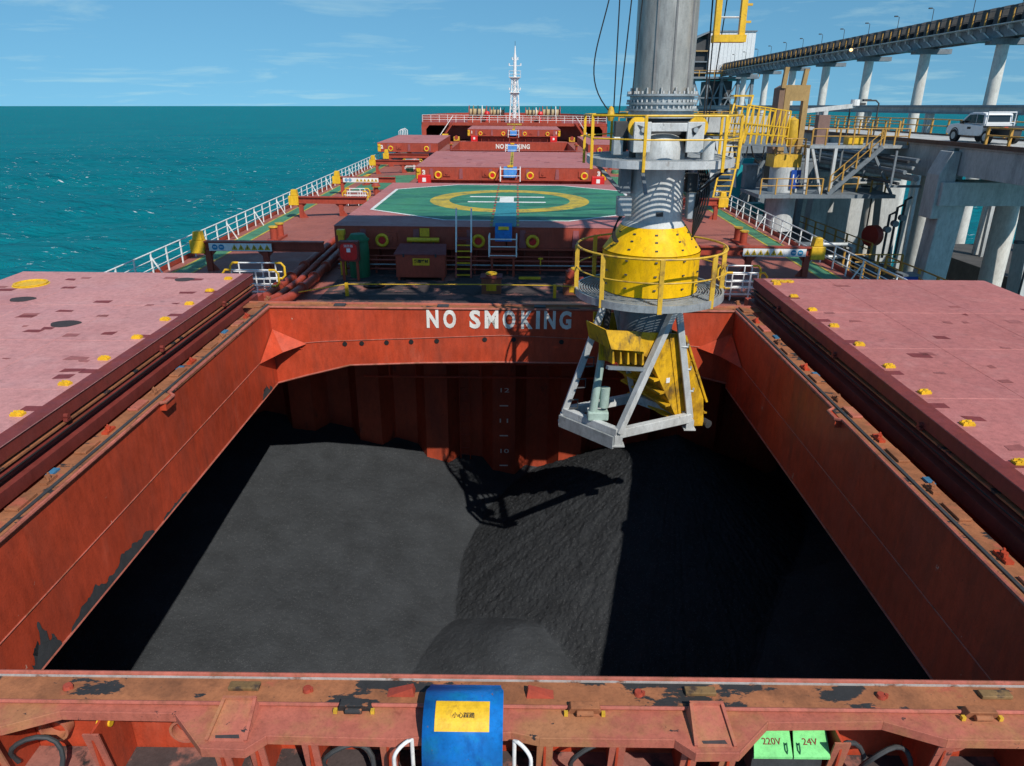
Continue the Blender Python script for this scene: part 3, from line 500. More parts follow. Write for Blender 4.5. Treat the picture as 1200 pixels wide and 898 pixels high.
# ------------------------------------------------------------------ coal in the hold
def make_coal():
    st = .032; xs = np.arange(-13.5, 13.5 + st, st); ys = np.arange(10.5, 26.7, st)
    X, Y = np.meshgrid(xs, ys); rng = np.random.default_rng(5)
    def vnoise(sc, seed):
        r = np.random.default_rng(seed); g = r.uniform(-1, 1, (400, 400)); u = (X + 20) / sc; v = (Y + 5) / sc
        i = np.floor(u).astype(int); j = np.floor(v).astype(int); a = u - i; b = v - j; a = a * a * (3 - 2 * a); b = b * b * (3 - 2 * b)
        i %= 399; j %= 399
        return (g[j, i] * (1 - a) + g[j, i + 1] * a) * (1 - b) + (g[j + 1, i] * (1 - a) + g[j + 1, i + 1] * a) * b
    w = vnoise(2.2, 1) * .12 + vnoise(.9, 2) * .035
    L = -4.8 - .23 * (X + 8) - .20 * (26.2 - Y) + w
    L = np.where(X < -9.5, L - .10 * (X + 9.5) ** 2, L)
    dA = np.hypot(X - 6.0, Y - 22.0); tA = np.arctan2(Y - 22.0, X - 6.0)
    streak = np.interp((tA % 6.2832), np.linspace(0, 6.2832, 260), np.random.default_rng(9).normal(0, 1, 260))
    A = -2.95 - .60 * dA +   .014 * streak * np.clip(dA / 3, 0, 1) + vnoise(1.6, 8) * .07 + vnoise(.5, 3) * .025 + vnoise(.22, 11) * .014
    C = -6.62 - np.sqrt((.42 * (X - .7)) ** 2 + (np.where(Y < 16.7, .30, .55) * (Y - 16.7)) ** 2 + .05) + vnoise(.6, 4) * .02 + vnoise(2.2, 14) * .05
    Rr = -4.6 - .5 * np.abs(Y - 18) * .4 - .35 * np.abs(X - 12) + w
    Z = np.maximum.reduce([L, A, C, Rr])
    fresh = np.clip((A - np.maximum(L, C)) / .22 + .25 + vnoise(.35, 21) * .35, 0, 1) * (A >= Z - .12); mound = (C >= Z - 1e-6).astype(float)
    Z += vnoise(.13, 5) * (.007 + .008 * fresh) + vnoise(.075, 6) * (.006 + .015 * fresh) + rng.normal(0, 1, Z.shape) * (.0038 + .0075 * fresh)
    nx = len(xs); ny = len(ys)
    V = np.stack([X, Y, Z], -1).reshape(-1, 3)
    idx = np.arange(nx * ny).reshape(ny, nx)
    F = np.stack([idx[:-1, :-1], idx[:-1, 1:], idx[1:, 1:], idx[1:, :-1]], -1).reshape(-1, 4)
    me = bpy.data.meshes.new('coal'); me.vertices.add(len(V)); me.vertices.foreach_set('co', V.astype(np.float32).ravel())
    me.loops.add(F.size); me.loops.foreach_set('vertex_index', F.astype(np.int32).ravel())
    me.polygons.add(len(F)); me.polygons.foreach_set('loop_start', np.arange(0, F.size, 4, dtype=np.int32)); me.polygons.foreach_set('loop_total', np.full(len(F), 4, dtype=np.int32))
    me.update(calc_edges=True); me.validate()
    fresh = np.where(mound > .5, -.55, fresh)
    at = me.attributes.new('fresh', 'FLOAT', 'POINT'); at.data.foreach_set('value', fresh.astype(np.float32).ravel())
    m = bpy.data.materials.new('coal'); m.use_nodes = True; t = m.node_tree; N = t.nodes; p = N['Principled BSDF']
    geo = N.new('ShaderNodeNewGeometry'); an = N.new('ShaderNodeAttribute'); an.attribute_name = 'fresh'
    n1 = N.new('ShaderNodeTexNoise'); n1.inputs['Scale'].default_value = 1.2; n1.inputs['Detail'].default_value = 8; t.links.new(geo.outputs['Position'], n1.inputs['Vector'])
    n2 = N.new('ShaderNodeTexVoronoi'); n2.inputs['Scale'].default_value = 42; t.links.new(geo.outputs['Position'], n2.inputs['Vector'])
    mx = N.new('ShaderNodeMixRGB'); ar = N.new('ShaderNodeMapRange'); t.links.new(an.outputs['Fac'], ar.inputs[0]); ar.inputs[1].default_value = -.55; ar.inputs[2].default_value = 1; mxm = N.new('ShaderNodeMixRGB'); mxm.inputs[1].default_value = (.050, .055, .060, 1); t.links.new(ar.outputs[0], mx.inputs[0]); mx.inputs[1].default_value = (.041, .046, .052, 1); mx.inputs[2].default_value = (.022, .0245, .028, 1)
    m2 = N.new('ShaderNodeMixRGB'); m2.blend_type = 'MULTIPLY'; m2.inputs[0].default_value = .8
    r1 = N.new('ShaderNodeMapRange'); t.links.new(n1.outputs[0], r1.inputs[0]); r1.inputs[1].default_value = .3; r1.inputs[2].default_value = .7; r1.inputs[3].default_value = .72; r1.inputs[4].default_value = 1.2
    t.links.new(mx.outputs[0], m2.inputs[1]); t.links.new(r1.outputs[0], m2.inputs[2])
    # a few bright facets
    r2 = N.new('ShaderNodeSeparateColor'); t.links.new(n2.outputs['Color'], r2.inputs[0])
    r3 = N.new('ShaderNodeMapRange'); t.links.new(r2.outputs[0], r3.inputs[0]); r3.inputs[1].default_value = .90; r3.inputs[2].default_value = .99; r3.inputs[3].default_value = 0; r3.inputs[4].default_value = .32
    m3 = N.new('ShaderNodeMixRGB'); t.links.new(r3.outputs[0], m3.inputs[0]); t.links.new(m2.outputs[0], m3.inputs[1]); m3.inputs[2].default_value = (.13, .135, .14, 1)
    t.links.new(m3.outputs[0], p.inputs['Base Color']); p.inputs['Roughness'].default_value = .8; p.inputs['Specular IOR Level'].default_value = .25
    b = N.new('ShaderNodeBump'); b.inputs['Strength'].default_value = .5; b.inputs['Distance'].default_value = .03; t.links.new(n2.outputs['Distance'], b.inputs['Height']); t.links.new(b.outputs[0], p.inputs['Normal'])
    me.materials.append(m); o = bpy.data.objects.new('coal', me); COL.objects.link(o); o['kind'] = 'stuff'; o['label'] = 'black coal heaped in the open cargo hold'; o['category'] = 'coal'
    SHIP.append(o)
make_coal()

# ------------------------------------------------------------------ hatch covers
lug_src = {}
def add_lug(parent, x, y, z):
    if 'm' not in lug_src:
        f = MB(); f.b(-.11, .11, -.07, .07, 0, .045); f.b(-.09, .09, -.05, -.03, .045, .075); f.b(-.09, .09, .03, .05, .045, .075); f.cyl((0, -.06, .06), (0, .06, .06), .022, n=8)
        og = ORG[parent]; f.v = [(v[0] + og.x, v[1] + og.y, v[2] + og.z) for v in f.v]
        ob = f.o('lifting_lug', m_yel, parent); lug_src['m'] = ob
    else:
        ob = lug_src['m'].copy(); COL.objects.link(ob); ob.parent = parent
    ob.location = Vector((x, y, z)) - ORG[parent]; ob.rotation_euler = (0, 0, random.uniform(-.15, .15))
def opened_cover(s, label):
    x0, x1, y0, y1, zt = 8.05, 15.45, 4.6, 22.45, 2.42
    r_ = thing('hatch_cover', label, 'hatch cover', (s * 11.7, 13.5, 1.5), 'rolled-open hatch covers of the near hold')
    prof = [(x0 + .02, zt), (x0 + .02, 2.15), (x0 + .16, 2.13), (x0 + .16, 2.00), (x0 - .02, 1.98), (x0 - .02, 1.93), (x0 + .12, 1.91), (x0 + .12, 1.78), (x0 - .06, 1.76), (x0 - .06, 1.52), (x1 - .1, 1.52), (x1, zt)]
    MB().prism([(s * x, y0, z) for x, z in prof][::s], (0, y1 - y0, 0)).o('panel_body', m_trim, r_)
    MB().b(*sorted((s * x0, s * (x1 + .02))), y0 - .02, y1 + .02, zt + .001, zt + .016).o('top_plate', m_topl if s < 0 else m_top, r_)
    MB().sheet([(s * x0, y0, zt + .02), (s * (x0 + .32), y0, zt + .02), (s * (x0 + .32), y1, zt + .02), (s * x0, y1, zt + .02)][::s]).o('edge_strip', m_trim, r_)
    MB().b(*sorted((s * (x0 + .005), s * (x0 + .1))), y0, y1, 2.05, 2.085).o('side_flange', m_rust, r_)
    MB().tube([(s * (x0 - .01), y0, 1.955), (s * (x0 - .01), y1, 1.955)], .022, 6).o('rubber_seal', m_black, r_)
    for y in (21.7, 20.25, 18.85, 17.4, 15.95, 14.5, 13.05, 11.6, 10.15, 8.7, 7.25): add_lug(r_, s * 8.56, y, zt + .016)
    for y in (8.6, 12.1, 16.0, 19.9):
        f = MB(); f.cyl((s * (x0 - .06), y, 2.2), (s * (x0 + .05), y, 2.2), .045, n=10); f.b(*sorted((s * (x0 - .05), s * (x0 + .03))), y - .06, y + .06, 2.10, 2.16); f.o('side_pin', m_trim, r_)
    rr = random.Random(4 + s)
    for k in range(48 if s < 0 else 30):
        x = rr.uniform(x0 + .7, x1 - .5); y = rr.uniform(9, y1 - .6); w, h_ = rr.choice(((.07, .12), (.10, .14), (.16, .2), (.22, .24))); h_ *= rr.uniform(.7, 1.2)
        e = [rr.uniform(-.04, .04) for _ in range(8)]
        MB().sheet([(s * x - w + e[0], y + e[1], zt + .021), (s * x + w + e[2], y + e[3], zt + .021), (s * x + w + e[4], y + h_ + e[5], zt + .021), (s * x - w + e[6], y + h_ + e[7], zt + .021)]).o('paint_patch', rr.choice((m_patch, m_patch2, m_patch3)), r_)
    for k in range(7):
        y = 8 + k * 2.0 + rr.uniform(-.4, .4); w = .22
        MB().sheet([(s * 8.37, y, zt + .021), (s * 8.37 + s * .3, y, zt + .021), (s * 8.37 + s * .3, y + w, zt + .021), (s * 8.37, y + w, zt + .021)][::s]).o('paint_patch', m_patch, r_)
    for y in (6.9, 9.85, 12.8, 15.75, 18.7):
        MB().tube([(s * (x0 + .34), y, zt + .014), (s * (x1 - .05), y, zt + .014)], .009, 5).o('weld_seam', m_topl if s < 0 else m_top, r_)
    for x in (10.4, 12.9):
        MB().tube([(s * x, y0, zt + .014), (s * x, y1, zt + .014)], .009, 5).o('weld_seam', m_topl if s < 0 else m_top, r_)
    if s < 0:
        for x, y, a in ((-10.9, 17.0, .36), (-13.4, 19.2, .34), (-9.9, 21.6, .3)):
            MB().sheet([(x + a * math.cos(t) * (1 + .12 * math.sin(3 * t)), y + a * .8 * math.sin(t), zt + .022) for t in [2 * math.pi * i / 18 for i in range(18)]]).o('soot_mark', m_soot, r_)
        f = MB(); f.lathe([(0, zt + .05), (.42, zt + .05), (.5, zt + .02)], (-14.2, 20.85), 24); f.ring((-14.2, 20.85), .40, .46, zt + .05, zt + .075, 24); f.o('round_access_lid', m_yel, r_)
    else:
        f = MB()
        for a in (-.22, 0, .22): f.ring((8.85 + a, 22.05), .07, .13, zt + .02, zt + .06, 12)
        f.b(8.5, 9.2, 22.0, 22.1, zt + .02, zt + .05); f.o('shackle_plate', m_yel, r_)
    for k in range(4):
        y = 7 + k * 4.5; f = MB(); f.cyl((s * 8.62, y, 1.37), (s * 8.78, y, 1.37), .16, n=18); f.b(*sorted((s * 8.5, s * 8.9)), y - .2, y + .2, 1.48, 1.53); f.o('track_wheel', m_dark, r_)
    return r_
opened_cover(-1, 'pink-red hatch cover with a round yellow lid, rolled open left of the coal')
opened_cover(1, 'pink-red hatch cover rolled open right of the coal, beside the jetty')

def face_fittings(r_, x0, x1, y, zt, rings, num=None, numx=None):
    MB().b(x0 + .1, x1 - .1, y - .16, y - .002, zt - .98, zt - .90).o('lower_ledge', m_red, r_)
    for x in rings:
        f = MB(); pts = [(x + .23 * math.cos(a), y - .1, zt - .60 + .23 * math.sin(a)) for a in [2 * math.pi * i / 20 for i in range(21)]]
        rg = f.tube(pts, .075, 8).o('wheel_lifter_ring', m_yel, r_, smooth=True)
        MB().cyl((x, y - .14, zt - .60), (x, y - .01, zt - .60), .155, n=16).o('ring_centre', m_sred, rg)
    for x in np.arange(x0 + 1.1, x1 - .6, 2.35): MB().prism([(x, y - .12, zt - .88), (x + .32, y - .12, zt - .88), (x + .28, y - .02, zt - .12), (x + .04, y - .02, zt - .12)], (0, .018, 0)).o('cleat_cover', M('purple_red_paint', (0.26, 0.07, 0.075), .5), r_)
    for x in np.arange(x0 + 2.2, x1 - .6, 3.1): 
        f = MB(); f.b(x, x + .55, y - .08, y - .002, zt - .7, zt - .25); f.cyl((x + .27, y - .14, zt - .48), (x + .27, y - .08, zt - .48), .1, n=12); f.o('vent_box', m_red, r_)
    if num:
        text(num, 'hold_number', .5, (numx, y - .012, zt - .45), FACE_AFT, m_text, r_, bold=.03)
def closed_panel(label, x0, x1, y0, y1, zt, rings, num=None, numx=None, grp=None, yb=None):
    r_ = thing('hatch_cover', label, 'hatch cover', ((x0 + x1) / 2, (y0 + y1) / 2, zt - .9), grp)
    MB().b(x0, x1, y0, y1, zt - .9, zt).o('panel_body', m_red, r_)
    MB().b(x0 - .02, x1 + .02, y0 - .02, y1 + .02, zt + .001, zt + .014).o('top_plate', m_top, r_)
    face_fittings(r_, x0, x1, y0, zt, rings, num, numx)
    if yb is not None: f = MB(); f.b(yb - .16, yb + .16, y0 - .12, y0 - .003, zt - .92, zt - .12); f.cyl((yb, y0 - .2, zt - .25), (yb, y0 - .1, zt - .25), .14, n=12); f.o('end_stop', m_yel, r_)
    rr = random.Random(int(y0 * 7 + x0))
    for k in range(10):
        x = rr.uniform(x0 + .5, x1 - .8); y = rr.uniform(y0 + .5, y1 - 1); w = rr.uniform(.2, .5)
        MB().sheet([(x, y, zt + .018), (x + w, y, zt + .018), (x + w, y + w * .8, zt + .018), (x, y + w * .8, zt + .018)]).o('paint_patch', m_patch, r_)
    for xe in (x0, x1): 
        if abs(xe) < .5: MB().b(xe - .1, xe + .1, y0, y1, zt + .016, zt + .03).o('centre_yellow_line', m_yline, r_)
    return r_
# hold four carries the helicopter landing circle
hc = thing('hatch_cover', 'closed hatch cover with green helicopter circle painted on it', 'hatch cover', (0, 39.5, 1.5))
for s in (-1, 1):
    MB().b(*sorted((s * .03, s * 7.6)), 31.5, 47.6, 1.52, 2.42).o('panel_body', m_red, hc)
    MB().b(*sorted((s * .02, s * 7.62)), 31.48, 47.62, 2.421, 2.434).o('top_plate', m_top, hc)
face_fittings(hc, -7.6, 7.6, 31.5, 2.42, (-5.5, -1.25, 1.15, 5.5))
ZT = 2.436; c0 = (0.05, 39.9)
octo = [(-6.9, 36.1), (-2.95, 33.1), (2.9, 33.1), (6.9, 36.1), (6.9, 44.3), (3.4, 46.8), (-3.4, 46.8), (-6.9, 44.3)]
MB().sheet([(x, y, ZT + .003) for x, y in octo]).o('green_landing_pad', m_heli, hc)
f = MB(); ins = [(c0[0] + (x - c0[0]) * .975, c0[1] + (y - c0[1]) * .975) for x, y in octo]
for i in range(8):
    j = (i + 1) % 8; f.sheet([(*octo[i], ZT + .007), (*octo[j], ZT + .007), (*ins[j], ZT + .007), (*ins[i], ZT + .007)])
f.o('pad_border', m_wline, hc)
f = MB(); A_ = arc(c0, 4.35, 0, 360, 60, ZT + .007); B_ = arc(c0, 3.3, 0, 360, 60, ZT + .007)
for i in range(60): f.sheet([A_[i], A_[i + 1], B_[i + 1], B_[i]])
f.o('landing_ring', m_yline, hc)
f = MB()
for y in (38.95, 41.0): f.sheet([(-2.2, y, ZT + .011), (2.0, y, ZT + .011), (2.0, y + .36, ZT + .011), (-2.2, y + .36, ZT + .011)])
f.sheet([(-.5, 39.31, ZT + .011), (.28, 39.31, ZT + .011), (.28, 41.0, ZT + .011), (-.5, 41.0, ZT + .011)])
f.o('letter_h', m_wline, hc)
m_teald = M('walkway_teal_paint', (0.03, 0.22, 0.27), .55, var=.15)
MB().sheet([(-.62, 31.5, ZT + .015), (.42, 31.5, ZT + .015), (.42, 38.9, ZT + .015), (-.62, 38.9, ZT + .015)]).o('walkway_band', m_teald, hc)
for xx in (-.7, .5):
    for k in range(16):
        MB().sheet([(xx - .05, 31.7 + k, ZT + .019), (xx + .05, 31.7 + k, ZT + .019), (xx + .05, 32.2 + k, ZT + .019), (xx - .05, 32.2 + k, ZT + .019)]).o('walkway_dash', m_yline if k < 3 else m_red, hc)
for s, w in ((-1, 'left'), (1, 'right')):
    a, b_ = sorted((s * .04, s * 7.6)); out = s * 7.35
    closed_panel('closed hatch cover numbered 3, %s half, behind the landing circle' % w, a, b_, 58.5, 74.6, 2.42, (s * 1.5, s * 5.8), '3', s * 6.95, 'covers of hold three', out)
    a, b_ = sorted((s * 8.6, s * 15.5))
    closed_panel('open hatch cover numbered 2 rolled to the %s, beyond cover 3' % w, a, b_, 85.3, 101.6, 2.5, (s * 9.9, s * 14.0), '2', s * 14.9 - .1, 'covers of hold two', s * 15.3)
    a, b_ = sorted((s * .04, s * 6.9))
    closed_panel('small closed hatch cover just below the forecastle, %s half' % w, a, b_, 112.2, 123.6, 2.85, (s * 1.6, s * 5.0), '1', s * 6.3, 'covers of hold one', s * 6.75)

# ------------------------------------------------------------------ deck railings
def side_rail(s, label):
    r_ = thing('deck_railing', label, 'railing', (s * 15.95, 60, 0), 'railings along the ship sides')
    y0, y1 = 9.0, 124.5; x = s * 15.95; k = 0; y = y0; post = brace = None
    for z in (.45, .8, 1.14):
        MB().tube([(x, y0, z), (x, y1, z)], .032 if z > 1 else .022, 6).o('rail', m_white, r_)
    while y <= y1:
        if post is None: post = MB().b(x - .03, x + .03, y - .03, y + .03, 0, 1.14).o('post', m_white, r_); py = y
        else: dup_part(post, r_, (0, y - py, 0))
        if k % 3 == 0:
            if brace is None: brace = MB().bar((x, y, .95), (x - s * .5, y, .05), .05, .05).o('brace', m_white, r_); by = y
            else: dup_part(brace, r_, (0, y - by, 0))
        y += 1.5; k += 1
side_rail(-1, 'white railing along the seaward edge of the deck')
side_rail(1, 'white railing along the deck edge facing the jetty')

# ------------------------------------------------------------------ trestles that carry the pipes
def trestle(y, s, x_in, signs, label):
    r_ = thing('pipe_trestle', label, 'trestle', (s * 12.4, y, 0.15), 'red trestles beside the hatches')
    f = MB(); xo, xi = s * 13.9, s * x_in
    f.b(*sorted((xo, xi)), y - .16, y + .16, 1.46, 1.52); f.b(*sorted((xo, xi)), y - .03, y + .03, 1.13, 1.459); f.b(*sorted((xo, xi)), y - .16, y + .16, 1.07, 1.129); f.o('beam', m_red, r_)
    for x in (13.75, 11.1):
        g = MB(); z0 = deckz(x)
        g.b(*sorted((s * (x - .13), s * (x + .13))), y - .1, y + .1, z0, 1.068)
        g.prism([(s * (x - .13), y - .02, z0), (s * (x - .45), y - .02, z0), (s * (x - .13), y - .02, z0 + .4)][::s], (0, .04, 0))
        g.prism([(s * (x + .13), y - .02, 1.066), (s * (x + .4), y - .02, 1.066), (s * (x + .13), y - .02, .8)][::s], (0, .04, 0))
        g.prism([(s * (x - .13), y - .02, 1.066), (s * (x - .4), y - .02, 1.066), (s * (x - .13), y - .02, .8)][::s], (0, .04, 0)); g.o('leg', m_red, r_)
    e = MB(); e.b(*sorted((s * 13.85, s * 14.5)), y - .2, y + .2, .95, 1.55); e.prism([(s * 13.9, y - .2, 1.551), (s * 14.35, y - .2, 1.551), (s * 14.28, y - .2, 1.95), (s * 13.95, y - .2, 1.95)][::s], (0, .4, 0)); e.o('end_guard', m_yel, r_, bev=.03)
    if signs:
        p0, p1 = sorted((s * 13.62, s * 10.75))
        sp = MB().b(p0, p1, y - .195, y - .17, 1.09, 1.44).o('sign_board', m_white, r_)
        for k in range(9):
            x = s * (13.35 - k * .30)
            if k < 2: MB().cyl((x, y - .2, 1.265), (x, y - .196, 1.265), .13, n=18).o('mandatory_disc', m_msign, sp); MB().b(x - .07, x + .07, y - .204, y - .201, 1.25, 1.29).o('disc_print', m_white, sp)
            elif k > 2: MB().prism([(x - .14, y - .197, 1.14), (x + .14, y - .197, 1.14), (x, y - .197, 1.40)], (0, -.004, 0)).o('warning_triangle', m_tsign, sp); MB().b(x - .02, x + .02, y - .205, y - .202, 1.19, 1.3).o('triangle_print', m_ink, sp)
    return r_
trestle(32.5, -1, 8.4, True, 'nearest red trestle on the left deck, with a row of safety signs')
trestle(47.6, -1, 9.4, False, 'second red trestle on the left deck, beside the landing circle, no signs')
trestle(59.5, -1, 9.4, True, 'third red trestle on the left deck, with small signs')
trestle(75.0, -1, 9.4, False, 'fourth red trestle on the left deck, beside cover 3')
trestle(83.0, -1, 9.4, False, 'farthest red trestle on the left deck, in front of cover 2')
trestle(32.4, 1, 8.8, True, 'nearest red trestle on the right deck, with a row of safety signs')
trestle(48.4, 1, 9.4, False, 'red trestle on the right deck just behind the loading chute')

# ------------------------------------------------------------------ cross deck fittings between holds five and four
def gate_frame(x0, x1, y, z0, z1, label, tip):
    r_ = thing('handrail_frame', label, 'handrail', ((x0 + x1) / 2, y, z0), 'white handrail frames by the hatch corners')
    for yy in (y, y + .8):
        dz = .10 if yy > y else 0.0
        f = MB(); 
        for z in (z0 + .25, z0 + .5, z0 + .75): f.tube([(x0 + .1, yy, z + dz), (x1 - .1, yy, z + dz)], .026, 6)
        f.tube([(x0 + .35, yy, z1 + dz), (x1 - .3, yy, z1 + dz)], .03, 6)
        for x in (x0 + .35, (x0 + x1) / 2 + .2, x1 - .35): f.tube([(x, yy, z0), (x, yy, z1 + dz)], .03, 6)
        f.o('white_frame', m_white, r_)
        for xe, sg in ((x0, 1), (x1, -1)):
            MB().tube([(xe + sg * .35, yy, z1 + dz), (xe + sg * .12, yy, z1 + dz), (xe, yy, z1 + dz - .14), (xe, yy, z1 + dz - .5), (xe + sg * .12, yy, z1 + dz - .62), (xe + sg * .3, yy, z1 + dz - .62)], .045, 8).o('yellow_end', m_yel, r_, smooth=True)
    st_ = MB(); st_.b(x0 + .2, x1 - .2, y + .05, y + .75, z0 + .12, z0 + .16)
    for xe in (x0 + .3, x1 - .3): st_.b(xe - .05, xe + .05, y + .3, y + .5, z0 - .15, z0 + .12)
    st_.o('step_plate', m_red, r_)
gate_frame(-10.9, -8.75, 26.9, .40, 1.5, 'white handrail frames with yellow ends beside the left opened cover', 1)
gate_frame(8.5, 10.2, 27.2, .40, 1.5, 'white handrail frames with yellow ends beside the right opened cover', 1)
gate_frame(-12.0, -10.2, 52.0, .3, 1.3, 'small white handrail frame with yellow ends, left of the landing circle', 1)
gate_frame(-11.5, -9.4, 76.5, .3, 1.3, 'small white handrail frame with yellow ends, left of cover 3', 1)
# pipe bundle
pb = thing('deck_pipes', 'bundle of thick red pipes bending onto the left side deck', 'pipes', (-8.8, 30, .3))
for k, (x, r_) in enumerate(((-8.2, .17), (-8.7, .13), (-9.15, .16))):
    MB().tube([(x - .9, 22.8, .75 + .05 * k), (x - .5, 24.0, .72), (x + .1, 26.0, .70), (x + .25, 28.5, .70), (x + .1, 34, .7), (x - .3, 60, .6)], r_, 12).o('pipe', m_red, pb, smooth=True)
for y in (27.2, 29.0, 31.0): 
    for x in (-8.0, -8.95): MB().cyl((x, y, .71), (x, y + .12, .71), .24, n=14).o('pipe_flange', m_red, pb)
for y in (28, 36, 44, 52): MB().b(-9.5, -7.9, y, y + .12, .3, .52).o('pipe_saddle', m_red, pb)
pl = thing('deck_pipe_run', 'thin red pipes crossing the deck in front of the landing circle', 'pipes', (0, 30.9, .45))
for z, y, r_ in ((1.05, 30.9, .05), (.85, 30.95, .035), (.68, 30.85, .04), (1.22, 31.0, .03)):
    MB().tube([(-7.4, y, z), (7.4, y, z)], r_, 8).o('pipe', m_red if z != .85 else m_galv, pl)
for x in np.arange(-7.2, 7.4, 1.45):
    MB().b(x - .04, x + .04, 30.98, 31.06, .45, 1.25).o('pipe_bracket', m_red, pl)
for x in (-3.2, 1.5, 4.4):
    v = MB(); v.cyl((x, 30.8, .9), (x, 30.8, 1.2), .03, n=8); v.ring((x, 30.8), .08, .11, 1.18, 1.22, 14); v.o('valve_wheel', m_yel, pl)
# hydrant / hose box
fbx = thing('fire_hose_box', 'red fire hose box on legs under the green bin, left of the landing circle', 'hose box', (-6.55, 29.5, .45))
MB().b(-6.95, -6.15, 29.4, 29.75, 1.30, 2.14).o('cabinet', m_trim, fbx, bev=.015)
MB().prism([(-6.55 + .35 * math.copysign(abs(math.cos(a)) ** .5, math.cos(a)), 29.395, 1.72 + .36 * math.copysign(abs(math.sin(a)) ** .5, math.sin(a))) for a in [2 * math.pi * i / 28 for i in range(28)]], (0, -.02, 0)).o('door', m_sred, fbx)
text('消防箱', 'box_lettering', .13, (-6.55, 29.37, 1.95), FACE_AFT, m_white, fbx); MB().b(-6.63, -6.47, 29.368, 29.374, 1.70, 1.86).o('door_mark', m_white, fbx)
for x in (-6.85, -6.25): MB().b(x - .05, x + .05, 29.5, 29.6, .45, 1.30).o('leg', m_red, fbx)
gb = thing('green_bin', 'dark green bin with rounded lid behind the red hose box', 'bin', (-6.35, 30.4, .45))
MB().lathe([(.0, 2.32), (.3, 2.28), (.42, 2.1), (.45, 1.5), (.42, .45)], (-6.35, 30.4), 20).o('bin_body', m_dgreen, gb, smooth=True); MB().ring((-6.35, 30.4), .44, .48, 2.0, 2.07, 20).o('bin_band', m_dgreen, gb)
yt = thing('yellow_bollard_lamp', 'yellow stop post beside the green bin', 'post', (-7.1, 30.6, .45)); MB().b(-7.22, -6.98, 30.5, 30.7, .45, 2.2).o('post_body', m_yel, yt); MB().b(-7.26, -6.94, 30.46, 30.74, 2.2, 2.42).o('post_cap', m_yel, yt)
cb_ = thing('storage_chest', 'red steel chest with sloping lid and yellow label', 'chest', (-3.6, 30.0, .45))
MB().b(-4.65, -2.58, 29.62, 30.5, .60, 1.58).o('chest_body', m_red, cb_, bev=.01)
MB().add([(-4.72, 29.56, 1.60), (-2.52, 29.56, 1.60), (-2.58, 30.55, 1.86), (-4.58, 30.55, 1.86), (-4.72, 29.56, 1.56), (-2.52, 29.56, 1.56), (-2.58, 30.55, 1.581), (-4.58, 30.55, 1.581)], [(0, 1, 2, 3), (4, 7, 6, 5), (0, 4, 5, 1), (1, 5, 6, 2), (2, 6, 7, 3), (3, 7, 4, 0)]).o('lid', m_patch, cb_)
for x in (-4.55, -2.68):
    for y in (29.7, 30.4): MB().b(x - .05, x + .05, y - .05, y + .05, .45, .60).o('foot', m_red, cb_)
lb = MB().b(-3.93, -3.22, 29.60, 29.615, 1.12, 1.42).o('label_plate', m_yel, cb_); text('堵漏器材', 'label_print', .15, (-3.575, 29.594, 1.29), FACE_AFT, m_ink, lb, bold=.006)
for x in (-4.3, -2.95): MB().b(x - .04, x + .04, 29.54, 29.56, 1.48, 1.62).o('latch', m_dark, cb_)
yc = thing('yellow_cylinder', 'long yellow tube hung on the hatch face above the red chest', 'tube', (-3.65, 31.1, 1.8)); MB().cyl((-4.35, 31.15, 1.9), (-2.95, 31.15, 1.9), .105, n=14).o('tube_body', m_yel, yc, smooth=True)
for x in (-4.1, -3.2): MB().b(x - .03, x + .03, 31.1, 31.34, 1.74, 1.8).o('hook', m_dark, yc)
for i, (x, lab) in enumerate(((-3.6, 'square yellow notice plate above the yellow tube'), (5.0, 'square yellow notice plate right of the blue-topped platform'))):
    tag(MB().b(x - .21, x + .21, 31.30, 31.32, 2.02, 2.38).o('notice_plate', m_yel, None, (x, 31.31, 2.02)), lab, 'sign', 'yellow notice plates on the hatch face')
# ladder with white stiles
ld = thing('hatch_ladder', 'ladder with yellow rungs and white handrail tops up to the landing circle', 'ladder', (-1.85, 30.4, .45))
for x in (-2.17, -1.52):
    MB().bar((x, 30.25, .45), (x, 30.75, 1.9), .07, .1).o('stile', m_red, ld)
    MB().prism([(x - .03, 30.55, 1.5), (x - .03, 30.75, 1.5), (x - .03, 31.2, 3.25), (x - .03, 31.02, 3.3)], (.06, 0, 0)).o('handrail', m_white, ld)
for k in range(6):
    t = k / 6 + .08; MB().bar((-2.15, 30.25 + .5 * t, .45 + 1.45 * t), (-1.54, 30.25 + .5 * t, .45 + 1.45 * t), .10, .045).o('rung', m_yel, ld)
MB().b(-2.15, -1.54, 30.75, 31.3, 1.98, 2.03).o('top_step', m_patch, ld)
# blue topped stepping platform
sp_ = thing('stepping_platform', 'small platform with blue guard and white rails before the landing circle', 'platform', (-.15, 30.9, .45))
for x in (-.62, .32):
    for y in (30.55, 31.15): MB().b(x - .05, x + .05, y - .05, y + .05, .45, 1.28).o('leg', m_red, sp_)
MB().b(-.72, .42, 30.4, 31.25, 1.28, 1.34).o('deck_plate', m_red, sp_)
f = MB(); prf = [(31.0, 1.9), (31.12, 2.3), (31.3, 2.52), (31.55, 2.6), (31.8, 2.56)]
for (ya, za), (yb, zb) in zip(prf[:-1], prf[1:]): f.sheet([(-.5, ya, za), (.24, ya, za), (.24, yb, zb), (-.5, yb, zb)])
f.o('blue_guard', m_blue, sp_); MB().add([(-.36, 31.13, 2.37), (.10, 31.13, 2.37), (.10, 31.24, 2.5), (-.36, 31.24, 2.5)], [(0, 1, 2, 3)]).o('guard_label', m_yel, sp_)
f = MB()
